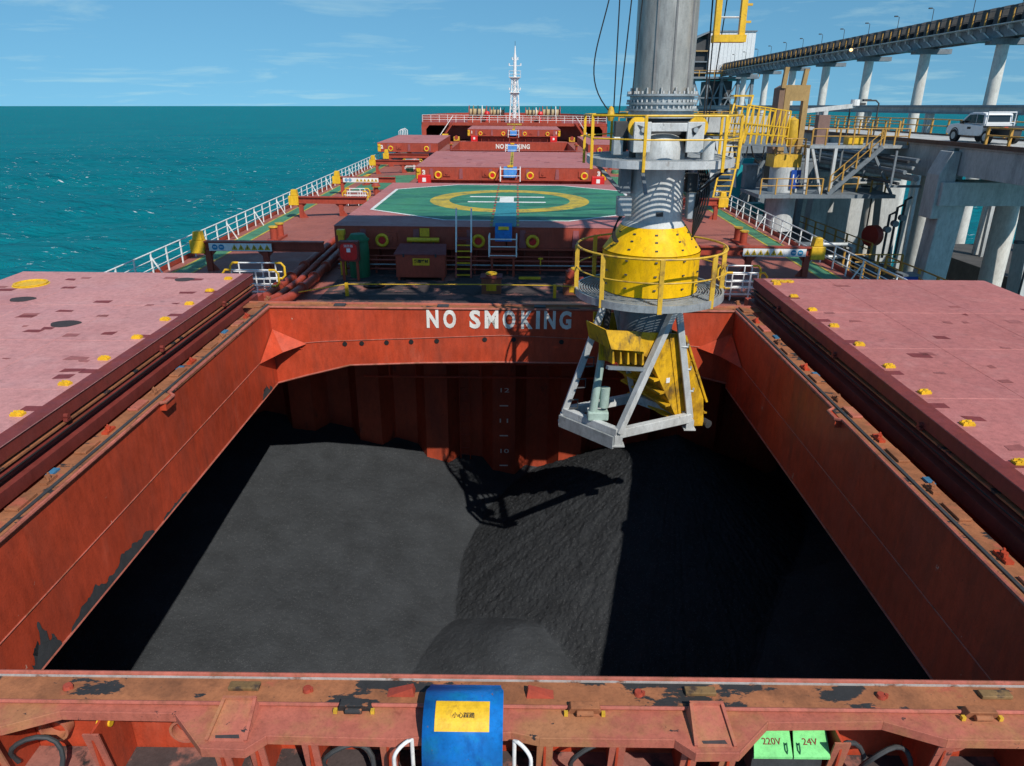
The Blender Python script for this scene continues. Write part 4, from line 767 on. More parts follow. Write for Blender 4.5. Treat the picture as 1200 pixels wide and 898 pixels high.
for x in (-.74, .44):
    f.tube([(x, 30.4, 1.34), (x, 30.4, 2.15), (x, 30.6, 2.2), (x, 31.25, 2.2), (x, 31.25, 1.34)], .03, 6); f.tube([(x, 30.4, 1.75), (x, 31.25, 1.75)], .022, 6)
f.tube([(-.74, 30.4, 1.78), (.44, 30.4, 1.78)], .022, 6); f.tube([(-.74, 30.4, 2.1), (.44, 30.4, 2.1)], .028, 6); f.tube([(-.74, 30.4, 1.4), (.44, 30.4, 1.4)], .022, 6)
f.o('white_rails', m_white, sp_)
def vent_box(x, y, w, h_, label, round_=False):
    r_ = thing('deck_vent', label, 'vent', (x, y, .45), 'vent boxes on the cross deck')
    MB().b(x - w / 2, x + w / 2, y - .3, y + .3, .45, .45 + h_).o('vent_body', M('brown_red_paint', (0.30, 0.095, 0.05), .6, var=.15), r_, bev=.02)
    if round_:
        f = MB(); f.cyl((x - .15, y, .45 + h_), (x - .15, y, .95 + h_), .2, n=14); f.cyl((x - .15, y - .25, .85 + h_), (x - .15, y + .25, .85 + h_), .16, n=12); f.cyl((x + .25, y, .45 + h_), (x + .25, y, .7 + h_), .13, n=12); f.o('gooseneck', m_red, r_, smooth=True)
        MB().ring((x + .05, y + .1), .12, .2, 1.0 + h_, 1.05 + h_, 16).o('hand_wheel', m_yel, r_)
    else:
        MB().b(x - w / 2 - .05, x + w / 2 + .05, y - .35, y + .35, .45 + h_, .52 + h_).o('cap', m_patch, r_)
        f = MB(); f.ring((x, y), .15, .23, .58 + h_, .63 + h_, 18); f.cyl((x, y, .52 + h_), (x, y, .6 + h_), .03, n=8); f.bar((x - .2, y, .6 + h_), (x + .2, y, .6 + h_), .03); f.o('hand_wheel', m_yel, r_)
    MB().b(x - .2, x + .2, y - .312, y - .302, .58, .82).o('label_plate', m_yel, r_)
vent_box(-.55, 27.9, .78, .62, 'brown-red deck vent with a yellow hand wheel on top')
vent_box(2.75, 27.8, .85, .42, 'brown-red deck vent with round goosenecks, next to the chute platform', True)
lr = thing('safety_line', 'yellow safety line strung on short yellow posts across the deck', 'rope', (-2, 27.1, .45))
for x in (-6.2, 1.95): MB().b(x - .06, x + .06, 27.05, 27.17, .45, .98).o('post', m_yel, lr)
MB().tube([(-8.2, 26.4, .72), (-6.2, 27.1, .93), (-4.0, 27.25, .90), (-1.2, 27.35, .90), (1.95, 27.1, .95), (3.3, 27.0, .9)], .022, 6).o('line', m_yel, lr)
for x, y, lab in ((-1.6, 28.9, 'small yellow floor cleat left'), (1.2, 29.4, 'yellow floor bracket')):
    pass
tag(MB().b(.55, 1.5, 30.0, 30.25, .454, .53).o('floor_bracket', m_yel, None, (1.0, 30.1, .45), bev=.02), 'low yellow bracket on the dark deck below the thin pipes', 'bracket')
tag(MB().b(4.6, 5.4, 30.9, 31.0, 1.3, 1.7).o('green_plate', m_lgreen, None, (5, 30.95, 1.3)), 'pale green plate in the shade behind the yellow hood', 'plate')
for s, w in ((-1, 'left'), (1, 'right')):
    for y, x, z, lab in ((57.6, 6.8, .95, 'bright red hose box at the foot of cover 3, %s side' % w), (84.5, 6.2, .6, 'bright red hose box before the second hold, %s side' % w), (111.6, 5.9, 1.0, 'bright red hose box before the first hold, %s side' % w)):
        r_ = thing('hose_box', lab, 'hose box', (s * x, y, .45), 'red hose boxes by the far hatches'); MB().b(s * x - .5, s * x + .5, y - .25, y + .25, z, z + .95).o('cabinet', m_sred, r_, bev=.04); MB().b(s * x - .14, s * x + .14, y - .262, y - .255, z + .45, z + .75).o('door_mark', m_white, r_)
        MB().b(s * x - .4, s * x + .4, y - .1, y + .1, .45, z).o('stand', m_red, r_)
for y, z, lab in ((57.9, .5, 'small blue-topped platform in the middle of cover 3'), (84.6, .5, 'small blue-topped platform before the second hold'), (111.6, .8, 'farthest small blue-topped platform before the first hold')):
    r_ = thing('stepping_platform', lab, 'platform', (-.1, y, .45), 'blue platforms at the far hatches')
    f = MB(); f.b(-.8, .65, y - .5, y + .4, z + .9, z + .97); f.b(-.7, -.6, y - .4, y - .3, .45, z + .9); f.b(.45, .55, y - .4, y - .3, .45, z + .9); f.o('base', m_red, r_)
    MB().add([(-.6, y + .25, z + 1.2), (.45, y + .25, z + 1.2), (.45, y + .6, z + 2.0), (-.6, y + .6, z + 2.0)], [(0, 1, 2, 3)]).o('blue_guard', m_blue, r_)
    MB().b(-.3, .15, y + .5, y + .52, z + 1.95, z + 2.12).o('guard_label', m_yel, r_)
    f = MB()
    for x in (-.85, .7): f.tube([(x, y - .5, z + .97), (x, y - .5, z + 2.0), (x, y + .4, z + 2.0), (x, y + .4, z + .97)], .045, 6); f.tube([(x, y - .5, z + 1.5), (x, y + .4, z + 1.5)], .03, 6)
    f.tube([(-.85, y - .5, z + 1.9), (.7, y - .5, z + 1.9)], .035, 6); f.tube([(-.85, y - .5, z + 1.4), (.7, y - .5, z + 1.4)], .03, 6); f.o('white_rails', m_white, r_)
for s in (-1, 1):
    for y in (50.2, 53.0, 76.0):
        x = s * 10.6 if y > 52 else s * 10.0; w = 'left' if s < 0 else 'right'
        f = MB(); f.lathe([(0, .62), (.38, .62), (.44, .5), (.44, .25)], (x, y), 20); ob = f.o('manhole_cover', m_green, None, (x, y, .25), smooth=True)
        tag(ob, 'round green manhole cover on the %s deck, %s' % (w, {50.2: 'nearest', 53.0: 'second', 76.0: 'farthest'}[y]), 'manhole', 'green manhole covers')
        g = MB().ring((x, y), .45, .62, .26, .30, 20).o('yellow_rim', m_yline, ob)
        g.location = (0, 0, 0)
# mushroom vents, bollards and hoses on the side decks
def mushroom(x, y, lab, grp):
    z = deckz(x); r_ = thing('mushroom_vent', lab, 'vent', (x, y, z), grp)
    MB().cyl((x, y, z), (x, y, z + .75), .17, n=14).o('vent_stem', m_red, r_, smooth=True); MB().lathe([(0, z + 1.02), (.22, z + .97), (.34, z + .82), (.34, z + .70), (.17, z + .70)], (x, y), 18).o('vent_cap', m_red, r_, smooth=True); MB().ring((x, y), .30, .345, z + .70, z + .74, 18).o('cap_rim', m_yelw, r_)
for s, w in ((-1, 'left'), (1, 'right')):
    for y, lab in ((55.6, 'just past the landing circle'), (78.5, 'halfway to the bow'), (106.0, 'below the forecastle')):
        for e in (0, 1.7): mushroom(s * (8.9 + e), y + e, '%s red mushroom vent on the %s deck, %s' % ('outboard' if e else 'inboard', w, lab), 'mushroom vents, %s %s' % (w, lab))
    for y, lab in ((40.0, 'abreast of the landing circle'), (66.0, 'beside the cover next to the landing circle'), (93.0, 'beside the far opened hatch')):
        z = deckz(13.0); r_ = thing('mooring_bollard', 'twin red mooring bollards on the %s deck, %s' % (w, lab), 'bollard', (s * 13.0, y, z), 'mooring bollards'); MB().b(s * 13 - .3, s * 13 + .3, y - .9, y + .9, z, z + .12).o('base_plate', m_red, r_)
        for e in (-.55, .55): MB().cyl((s * 13, y + e, z + .12), (s * 13, y + e, z + .75), .2, n=16).o('bollard_post', m_red, r_, smooth=True); MB().cyl((s * 13, y + e, z + .75), (s * 13, y + e, z + .82), .25, n=16).o('bollard_cap', m_yelw, r_)
    for k, y in enumerate((52.5, 79.5, 105.0)):
        r_ = thing('deck_pipe_run', 'red pipes crossing the deck %s, %s half' % (('right behind the landing circle', 'before the far opened hatch', 'below the forecastle')[k], w), 'pipes', (s * 4, y, .45), 'pipes crossing between the far hatches')
        for j in range(4): MB().tube([(s * .3, y + j * .35, .8 + .12 * (j % 2)), (s * 8.2, y + j * .35, .8 + .12 * (j % 2))], .06, 6).o('pipe', m_red if j else m_galv, r_)
        for x in (1.0, 3.4, 5.8, 8.0): MB().b(s * x - .06, s * x + .06, y - .1, y + 1.2, .45, .72).o('pipe_saddle', m_trim, r_)
coil = thing('rope_coil', 'coiled black hose lying on the deck left of the red chest', 'hose', (-5.4, 28.6, .45))
for k in range(5): MB().tube([(-5.4 + (.22 + .05 * k) * math.cos(a), 28.6 + (.22 + .05 * k) * math.sin(a), .49 + .012 * k) for a in [2 * math.pi * i / 28 for i in range(29)]], .03, 6).o('hose_turn', m_black, coil, smooth=True)
# blue guard at the near coaming
bgd = thing('coaming_guard', 'curved blue steel guard with yellow label straddling the near coaming', 'guard', (-.09, 5.5, .7))
prf = [(5.98, 1.83), (5.93, 1.91), (5.82, 1.975), (5.66, 2.005), (5.52, 1.985), (5.39, 1.90), (5.30, 1.77), (5.25, 1.60), (5.235, 1.40), (5.23, 1.1), (5.23, .72)]
def smooth_prof(P_, n_=4):
    out = []
    for i in range(len(P_) - 1):
        p0, p1, p2, p3 = (Vector(P_[max(0, min(len(P_) - 1, j))]) for j in (i - 1, i, i + 1, i + 2))
        for k in range(n_):
            t = k / n_; out.append(tuple(.5 * (2 * p1 + (p2 - p0) * t + (2 * p0 - 5 * p1 + 4 * p2 - p3) * t * t + (3 * p1 - p0 - 3 * p2 + p3) * t ** 3)))
    return out + [tuple(P_[-1])]
prf = smooth_prof(prf)
f = MB(); nP = len(prf)
def gx(y): e = max(0.0, min(1.0, (y - 5.78) / .06)) * .03; return (-.505 + e, .32 - e)
for y_, z_ in prf: a0, a1 = gx(y_); f.v += [(a0, y_, z_), (a1, y_, z_)]
f.f = [(2 * i, 2 * i + 2, 2 * i + 3, 2 * i + 1) for i in range(nP - 1)]
go = f.o('guard_sheet', m_blue, bgd, smooth=True); sm = go.modifiers.new('thick', 'SOLIDIFY'); sm.thickness = .012
def on_curve(t):                     # y,z along the sheet
    t *= 4; k = min(int(t), nP - 2); u = t - k; return prf[k][0] + (prf[k + 1][0] - prf[k][0]) * u, prf[k][1] + (prf[k + 1][1] - prf[k][1]) * u
f = MB(); ts = [3.35 + .2 * i for i in range(11)]
for ta, tb in zip(ts[:-1], ts[1:]):
    (ya, za), (yb, zb) = on_curve(ta), on_curve(tb); o_ = .014
    f.add([(-.38, ya - o_ * .6, za + o_), (.18, ya - o_ * .6, za + o_), (.18, yb - o_ * .7, zb + o_), (-.38, yb - o_ * .7, zb + o_)], [(0, 3, 2, 1)])
lab = f.o('label_plate', m_yel, bgd)
text('小心踩踏', 'label_print', .058, (-.085, 5.452, 1.978), (R(33), 0, 0), m_ink, lab, thick=.004)
for x in (-.39, .17):
    MB().tube([(x, 5.27, 1.40), (x, 5.22, 1.37), (x, 5.21, 1.22), (x, 5.235, 1.18)], .012, 6).o('hinge_strap', m_dark, bgd)
MB().tube([(-.2, 5.262, 1.50), (-.2, 5.235, 1.46), (.02, 5.235, 1.46), (.02, 5.262, 1.50)], .008, 6).o('lift_handle', m_blue, bgd)
for s, xx in ((-1, -.62), (1, .44)):
    r_ = thing('white_grab_rail', 'white bent grab rail %s of the blue guard' % ('left' if s < 0 else 'right'), 'grab rail', (xx, 5.3, .7), 'grab rails beside the blue guard')
    x2 = xx + s * .17
    MB().tube([(xx, 5.38, .7), (xx, 5.38, 1.715)] + [(xx + s * .17 * math.sin(R(a)), 5.38 - .12 * math.sin(R(a)), 1.58 + .15 * math.cos(R(a))) for a in range(12, 91, 13)] + [(x2, 5.25, .7)], .021, 10).o('bent_tube', m_white, r_, smooth=True)
    MB().tube([(xx, 5.38, 1.25), (x2, 5.255, 1.22)], .014, 6).o('cross_tube', m_white, r_)
# switch box lids
gp = thing('switch_box', 'pale green double lid marked 220V and 24V under the near coaming', 'switch box', (3.3, 5.55, .7))
for (xa, xb, tx) in ((2.99, 3.40, '220V'), (3.415, 3.80, '24V')):
    f = MB(); f.add([(xa, 5.50, 1.39), (xb, 5.50, 1.39), (xb + .05, 5.82, 1.50), (xa + .08, 5.82, 1.50), (xa, 5.50, 1.36), (xb, 5.50, 1.36), (xb + .05, 5.82, 1.47), (xa + .08, 5.82, 1.47)], [(0, 1, 2, 3), (4, 7, 6, 5), (0, 4, 5, 1), (1, 5, 6, 2), (2, 6, 7, 3), (3, 7, 4, 0)])
    lo_ = f.o('lid', m_lgreen, gp)
    text(tx, 'lid_lettering', .10, ((xa + xb) / 2 + .02, 5.645, 1.444), (R(19), 0, 0), m_maroon, lo_, bold=.0, width=.2 if len(tx) == 4 else .16)
    hx = xb - .05 if tx == '220V' else xa + .07
    MB().tube([(hx, 5.53, 1.40), (hx, 5.54, 1.44), (hx + .01, 5.61, 1.465), (hx + .01, 5.62, 1.43)], .009, 6).o('lid_handle', m_dgreen, lo_)
MB().b(3.02, 3.78, 5.60, 5.95, 1.0, 1.34).o('box_body', m_dark, gp)
for x in (3.05, 3.6): MB().b(x - .04, x + .04, 5.6, 5.7, .70, .95).o('leg', m_pink, gp)

# ------------------------------------------------------------------ forecastle fittings and foremast
fr_ = thing('forecastle_railing', 'white railing across the raised forecastle deck', 'railing', (0, 126, 3.25))
for z in (3.7, 4.05, 4.4): MB().tube([(-15.3, 126.05, z), (15.3, 126.05, z)], .035, 6).o('rail', m_white, fr_)
src = MB().b(-15.33, -15.27, 126.02, 126.08, 3.25, 4.4).o('post', m_white, fr_)
for k in range(1, 23): dup_part(src, fr_, (k * 30.6 / 22, 0, 0))
for s, w in ((-1, 'left'), (1, 'right')):
    r_ = thing('forecastle_stair', 'sloping white-railed stair up to the forecastle, %s side' % w, 'stair', (s * 10.5, 125, .4), 'forecastle stairs')
    MB().bar((s * 12.3, 124.6, .4), (s * 10.2, 125.6, 3.3), .7, .1).o('stringer', m_red, r_)
    for e in (-.35, .35): MB().tube([(s * 12.3, 124.6 + e, 1.3), (s * 10.2, 125.6 + e, 4.3)], .05, 6).o('handrail', m_white, r_)
ms = thing('foremast', 'tall white lattice foremast with platforms on the forecastle', 'mast', (0, 128, 3.25))
top = 15.6
def mleg(z): k = (z - 3.25) / (10.2 - 3.25); return .85 - .40 * min(1, max(0, k))
for sx_ in (-1, 1):
    for sy_ in (-1, 1): MB().tube([(sx_ * .85, 128 + sy_ * .6, 3.25), (sx_ * .45, 128 + sy_ * .35, 10.2)], .11, 6).o('leg', m_white, ms)
for k in range(7):
    z0, z1 = 3.6 + k * .95, 4.55 + k * .95; a, b_ = mleg(z0), mleg(z1); f = MB()
    f.tube([(-a, 127.45, z0), (b_, 127.5, z1)], .03, 5); f.tube([(a, 127.45, z0), (-b_, 127.5, z1)], .03, 5); f.tube([(-b_, 127.5, z1), (b_, 127.5, z1)], .03, 5); f.tube([(-a, 128.5, z0), (b_, 128.5, z1)], .03, 5)
    f.o('lattice_brace', m_white, ms)
MB().cyl((0, 128, 4), (0, 128, 13.6), .32, .24, 12).o('mast_tube', m_white, ms); MB().cyl((0, 128, 13.6), (0, 128, 15.0), .18, .07, 10).o('topmast', m_white, ms); MB().cyl((0, 128, 15.0), (0, 128, 15.7), .03, n=6).o('lightning_rod', m_dark, ms)
for z, w in ((7.9, .85), (10.25, .95)):
    f = MB(); f.b(-w, w, 127.2, 128.8, z, z + .1); f.prism([(-w, 127.9, z), (-.3, 127.9, z), (-.3, 127.9, z - .5)], (0, .2, 0)); f.prism([(.3, 127.9, z - .5), (.3, 127.9, z), (w, 127.9, z)], (0, .2, 0))
    if z > 10:
        for zz_ in (.5, 1.0):
            for y in (127.2, 128.8): f.tube([(-w, y, z + zz_), (w, y, z + zz_)], .03, 5)
        for x in (-w, w):
            for y in (127.2, 128.8): f.tube([(x, y, z), (x, y, z + 1.0)], .03, 5)
    f.o('mast_platform', m_white, ms)
for z, w in ((8.3, .9), (12.0, .95), (12.9, .45)):
    f = MB(); f.b(-w, w, 127.9, 128.1, z, z + .08)
    for x in (-w, w): f.cyl((x, 128, z + .05), (x, 128, z + .4), .11, n=8)
    f.o('lamp_bracket', m_white, ms)
for x, kx, lab in ((-6.3, 1.0, 'left'), (6.3, 1.0, 'right'), (-3.0, .8, 'inner left'), (3.1, .8, 'inner right')):
    r_ = thing('mooring_winch', 'mooring winch with rope drums on the forecastle, %s' % lab, 'winch', (x, 131, 3.25), 'mooring winches on the forecastle')
    MB().b(x - 1.8 * kx, x + 1.8 * kx, 130.4, 131.6, 3.25, 3.9).o('winch_base', m_red, r_)
    for i, e in enumerate((-1.5, -.75, 0, .75, 1.5)):
        MB().cyl((x + e * kx - .05, 131, 4.7), (x + e * kx + .05, 131, 4.7), 1.15 * kx, n=20).o('drum_flange', (m_red, m_tan, m_dark, m_white, m_red)[i], r_)
    MB().cyl((x - 1.4 * kx, 131, 4.7), (x + 1.4 * kx, 131, 4.7), .62 * kx, n=16).o('rope_drum', M('mooring_rope', (0.42, 0.34, 0.2), .8), r_)
for x, w in ((-4.7, 'left'), (4.4, 'right')):
    r_ = thing('round_float', 'round red float on the forecastle, %s of the mast' % w, 'float', (x, 129, 3.25), 'red floats'); MB().lathe([(0, 5.05), (.35, 4.95), (.5, 4.6), (.35, 4.25), (.2, 4.15), (.2, 3.25)], (x, 129), 14).o('float_body', m_sred, r_, smooth=True); MB().ring((x, 129), .19, .4, 3.25, 3.4, 14).o('float_stand', m_red, r_)
for s, w in ((-1, 'left'), (1, 'right')):
    for k, x in enumerate((11.5, 9.6)):
        r_ = thing('deck_machine', '%s machine under the forecastle on the %s' % (('yellow', 'small orange')[k], w), 'machine', (s * x, 125, .4), 'machines under the forecastle')
        MB().b(s * x - .5, s * x + .5, 124.5, 125.4, .4, 1.5 - .4 * k).o('machine_body', m_yel if k == 0 else m_yelw, r_, bev=.08); MB().cyl((s * x, 124.4, 1.0), (s * x, 124.5, 1.0), .3, n=14).o('machine_dial', m_red, r_)
for s, w in ((-1, 'left'), (1, 'right')):
    r_ = thing('white_davit_frame', 'row of small white hoops at the %s rail beyond cover 2' % w, 'hoops', (s * 15.4, 104, 0), 'white hoops by the rail')
    for k in range(3): MB().tube([(s * 15.4 - .35, 103 + k * 1.6, .1), (s * 15.4 - .35, 103 + k * 1.6, 2.9), (s * 15.4, 103 + k * 1.6, 3.15), (s * 15.4 + .35, 103 + k * 1.6, 2.9), (s * 15.4 + .35, 103 + k * 1.6, 2.2)], .06, 6).o('hoop', m_white, r_)

# ------------------------------------------------------------------ the ship loader: boom (overhead), telescopic chute, hood, spout
AX, AY = 3.48, 16.0; CA = (AX, AY)
LD = thing('ship_loader', 'grey and yellow ship loader chute hanging over the coal hold', 'ship loader', (AX, AY, .6), ship=False)
MB().lathe([(.61, 8.1), (.61, 14.0)], CA, 48).o('chute_pipe', m_pipe, LD, smooth=True)
for a in (-83, -118, -55, 60, 150): MB().b(-.018, .018, -.02, .02, 8.1, 14).add([], []).o('tmp', m_dark, LD) if False else None
for a in (-84, -118, -48):
    x, y = AX + .615 * math.cos(R(a)), AY + .615 * math.sin(R(a))
    MB().bar((x, y, 8.12), (x, y, 13.9), .035, .02).o('pipe_seam', M('pipe_seam_steel', (.20, .195, .19), .5, metal=.4), LD)
fl = MB()
for z0 in (8.08, 7.92, 7.80, 7.66): fl.ring(CA, .56, .755 if z0 < 7.9 else .73, z0, z0 + .04, 48)
fl.lathe([(.66, 8.08), (.68, 7.68)], CA, 40)
flo = fl.o('flange_stack', m_galv, LD)
bt = MB()
for z0 in (8.125, 7.965, 7.845):
    for k in range(40):
        a = R(9 * k); bt.cyl((AX + .70 * math.cos(a), AY + .70 * math.sin(a), z0), (AX + .70 * math.cos(a), AY + .70 * math.sin(a), z0 + .05), .022, n=6)
for k in range(14):
    a = R(360 / 14 * k); bt.bar((AX + .65 * math.cos(a), AY + .65 * math.sin(a), 8.12), (AX + .65 * math.cos(a), AY + .65 * math.sin(a), 8.24), .02, .11)
bt.o('flange_bolts', m_lgrey, flo, kind='stuff')
MB().lathe([(.70, 7.66), (.70, 7.35), (.62, 7.30), (.62, 6.8)], CA, 40).o('sleeve', m_dark, LD, smooth=True)
# winch yoke in front of the sleeve
yk = MB(); yf = AY - 1.02
yk.b(AX - .70, AX - .36, yf, yf + .1, 7.02, 7.60); yk.b(AX + .36, AX + .70, yf, yf + .1, 7.02, 7.60); yk.b(AX - .358, AX + .358, yf + .01, yf + .11, 7.42, 7.58)
yk.b(AX - .70, AX - .62, yf + .1, AY, 7.02, 7.58); yk.b(AX + .62, AX + .70, yf + .1, AY, 7.02, 7.58)
yk.o('yoke', m_lgrey, LD, bev=.01)
for s in (-1, 1):
    f = MB(); f.cyl((AX + s * .60, yf + .14, 7.50), (AX + s * .60, yf + .24, 7.50), .20, n=24); f.o('rope_pulley', m_yel, LD)
    MB().prism([(AX + s * .44, yf - .012, 7.48), (AX + s * .64, yf - .012, 7.55), (AX + s * .48, yf - .012, 7.32)][::s], (0, .01, 0)).o('bearing_plate', m_dark, LD); MB().cyl((AX + s * .52, yf - .05, 7.45), (AX + s * .52, yf - .01, 7.45), .05, n=12).o('bearing_cap', m_galv, LD)
dm = MB(); 
for k in range(9):
    pass
dm.lathe([(.50, 6.8), (.50, 7.08), (.44, 7.26), (.26, 7.36), (0, 7.4)], (AX - .05, AY - .5), 32); dm.o('winch_dome', m_lgrey, LD, smooth=True)
MB().lathe([(.14, 6.85), (.14, 7.25), (0, 7.3)], (AX + .84, AY - .85), 14).o('small_motor', m_lgrey, LD, smooth=True)
# upper platform: grating, rim, railing
UP = 6.88
def ell(a, rx=1.50, ry=1.78): return (AX + rx * math.copysign(abs(math.cos(a)) ** .75, math.cos(a)), AY + ry * math.copysign(abs(math.sin(a)) ** .75, math.sin(a)))
up = MB(); n = 48; A_ = [ell(2 * math.pi * i / n) for i in range(n)]; B_ = [ell(2 * math.pi * i / n, 1.44, 1.72) for i in range(n)]
for i in range(n):
    j = (i + 1) % n; up.prism([(*A_[i], UP - .13), (*A_[j], UP - .13), (*B_[j], UP - .13), (*B_[i], UP - .13)], (0, 0, .15))
upo = up.o('upper_platform_rim', m_lgrey, LD)
gr = MB(); y = AY - 1.70
while y < AY + 1.70:
    t = min(1, abs(y - AY) / 1.74); xw = 1.44 * (max(0, 1 - t ** (2 / .75))) ** (.75 / 2)
    gr.b(AX - xw, AX + xw, y, y + .030, UP - .03, UP); y += .10
for x in np.arange(AX - 1.2, AX + 1.3, .34): gr.b(x, x + .02, AY - 1.3, AY + 1.3, UP - .06, UP - .036)
gr.o('platform_grating', m_galv, upo)
def round_rail(parent, cxy, rx, ry, z0, h_, n_posts, a_off, mat, wp, a_skip=()):
    for zz_, rr in ((z0 + h_, .025), (z0 + h_ * .5, .018)):
        MB().tube([(cxy[0] + rx * math.cos(a), cxy[1] + ry * math.sin(a), zz_) for a in [2 * math.pi * i / 56 for i in range(57)]], rr, 6).o('handrail', mat, parent)
    for k in range(n_posts):
        a = 2 * math.pi * k / n_posts + a_off; x, y = cxy[0] + rx * math.cos(a), cxy[1] + ry * math.sin(a)
        MB().b(x - wp / 2, x + wp / 2, y - .03, y + .03, z0 - .16, z0 + h_).o('rail_post', mat, parent)
# upper railing follows a flat-fronted outline
fr3 = [(AX - 1.52, AY - .95), (AX - .60, AY - 1.76), (AX + .92, AY - 1.76), (AX + 1.46, AY - .9), (AX + 1.50, AY + .7), (AX + .8, AY + 1.7), (AX - .8, AY + 1.7), (AX - 1.52, AY + .7)]
for zz_, rr in ((UP + .84, .024), (UP + .41, .018)): MB().tube([(*p, zz_) for p in fr3 + fr3[:1]], rr, 6).o('handrail', m_yel, upo)
for p in fr3: MB().b(p[0] - .028, p[0] + .028, p[1] - .025, p[1] + .025, UP - .18, UP + .84).o('rail_post', m_yel, upo)
for x0, x1, y0 in ((AX - 1.35, AX - .85, AY - .6), (AX + 1.3, AX + .85, AY - .6), (AX - .55, AX - .42, AY - 1.3)): MB().bar((x0, y0, UP - .13), (x1, y0 + .1, UP - .65), .07).o('platform_knee', m_steel, LD)
# body, hood
MB().lathe([(.60, 6.80), (.60, 6.2), (.62, 5.56), (.68, 5.50), (.70, 5.44)], CA, 56).o('chute_body', m_lgrey, LD, smooth=True)
MB().b(AX - .06, AX + .08, AY - .64, AY - .60, 5.70, 5.79).o('name_plate', m_dark, LD)
MB().lathe([(.715, 5.45), (1.08, 4.92)], CA, 64).o('hood_cone', m_cone, LD, smooth=True)
hd = MB().lathe([(1.095, 4.91), (1.08, 4.86), (1.08, 4.02)], CA, 64).o('hood_skirt', m_cone, LD, smooth=True)
for a in (-58, -92, -126, -28, -158):
    for r_, z in ((.80, 5.33), (.895, 5.19), (1.005, 5.03), (1.09, 4.80), (1.09, 4.5), (1.09, 4.2)):
        x, y = AX + r_ * math.cos(R(a - 2)), AY + r_ * math.sin(R(a - 2)); d_ = Vector((math.cos(R(a)), math.sin(R(a)), .3)).normalized()
        MB().bar(Vector((x, y, z)) - d_ * .01, Vector((x, y, z)) + d_ * .02, .055, .03).o('clasp', m_dark, hd)
# lower platform
LP = 4.0
lp = MB(); lp.ring(CA, 1.63, 1.68, LP - .14, LP + .02, 64); lp.ring(CA, .62, .70, LP - .10, LP, 48); lpo = lp.o('lower_platform', m_galv, LD)
gt = MB()
for k in range(15): gt.ring(CA, .74 + k * .06, .757 + k * .06, LP - .03, LP, 56)
for k in range(40):
    a = 2 * math.pi * k / 40; gt.bar((AX + .7 * math.cos(a), AY + .7 * math.sin(a), LP - .05), (AX + 1.63 * math.cos(a), AY + 1.63 * math.sin(a), LP - .05), .016, .04)
gt.o('platform_grating', m_galv, lpo)
round_rail(lpo, CA, 1.655, 1.655, LP, .98, 8, R(-92), m_yelw, .095)
MB().lathe([(.61, LP), (.61, 2.8)], CA, 40).o('chute_neck', m_steel, LD, smooth=True)
# spout frame
Bp, Ap, Cp = Vector((2.77, 14.64, .96)), Vector((1.62, 15.87, .96)), Vector((4.60, 15.53, .96)); Dp = Ap + Cp - Bp
fm = MB()
for p, q in ((Ap, Bp), (Bp, Cp), (Cp, Dp), (Dp, Ap)): fm.bar(p, q, .16, .22)
fmo = fm.o('base_frame', m_lgrey, LD, bev=.012)
MB().bar(Ap + Vector((-.12, -.10, -.2)), Bp + Vector((-.12, -.10, -.2)), .05, .30).o('scraper_plate', m_galv, fmo)
for p in (Bp, Cp, Ap): 
    f = MB(); f.b(p.x - .09, p.x + .09, p.y - .09, p.y + .09, p.z - .27, p.z - .05); f.b(p.x - .14, p.x + .14, p.y - .12, p.y + .12, p.z - .30, p.z - .27); f.o('foot', m_lgrey, fmo)
tl, tr = Vector((2.42, 15.4, 3.8)), Vector((3.98, 15.25, 3.78))
for p, q, w in ((tl, Ap, .15), (tr, Bp, .17), (tr + Vector((.06, .06, 0)), Cp, .15), (tl + Vector((.3, .8, 0)), Dp, .13)):
    lg = MB(); lg.bar(p, q, w, w * .8); lgo = lg.o('leg', m_lgrey, fmo, bev=.012)
for k in range(3):
    t = .35 + .2 * k; p = tr.lerp(Cp, t); MB().tube([p, p + Vector((.14, -.02, .0)), p + Vector((.18, .1, .02))], .028, 6).o('leg_clamp', m_galv, fmo)
    p = tl.lerp(Ap, t + .12); MB().tube([p + Vector((0, -.1, 0)), p + Vector((.2, -.12, .02)), p + Vector((.2, -.12, -.2)), p + Vector((0, -.1, -.22))], .022, 6).o('step_iron', m_dark, fmo)
MB().bar(tl.lerp(Ap, .30), tl.lerp(Ap, .30) + Vector((.5, -.1, -.05)), .06, .1).o('tie_beam', m_steel, fmo)
# spout: wedge deflector
uv = (Cp - Bp).normalized(); vv = Vector((-uv.y, uv.x, 0)); S0 = Vector((AX, AY, 0)) - vv * .76
def S(u, z, v=0.0): p = S0 + uv * u + vv * v; return (p.x, p.y, z)
prof = [(-.75, 2.75), (-.75, 3.25), (.47, 3.05), (1.29, 1.36), (1.39, .56), (1.04, .62), (.5, .98), (-.4, 2.6)]
sp = MB()
sp.prism([S(u, z) for u, z in prof], vv * .03); sp.prism([S(u, z, 1.85) for u, z in prof], vv * .03)
for (ua, za), (ub, zb) in zip(prof[1:6], prof[2:6]): pass
for i in (2, 3): (ua, za), (ub, zb) = prof[i], prof[i + 1]; sp.prism([S(ua, za, .03), S(ub, zb, .03), S(ub - .03, zb, .03), S(ua - .03, za, .03)], vv * 1.819)
for i in (6, 7): (ua, za), (ub, zb) = prof[i], prof[(i + 1) % 8]; sp.prism([S(ua, za, .03), S(ub, zb, .03), S(ub + .03, zb, .03), S(ua + .03, za, .03)], vv * 1.819)
spo = sp.o('spout', m_spout, LD)
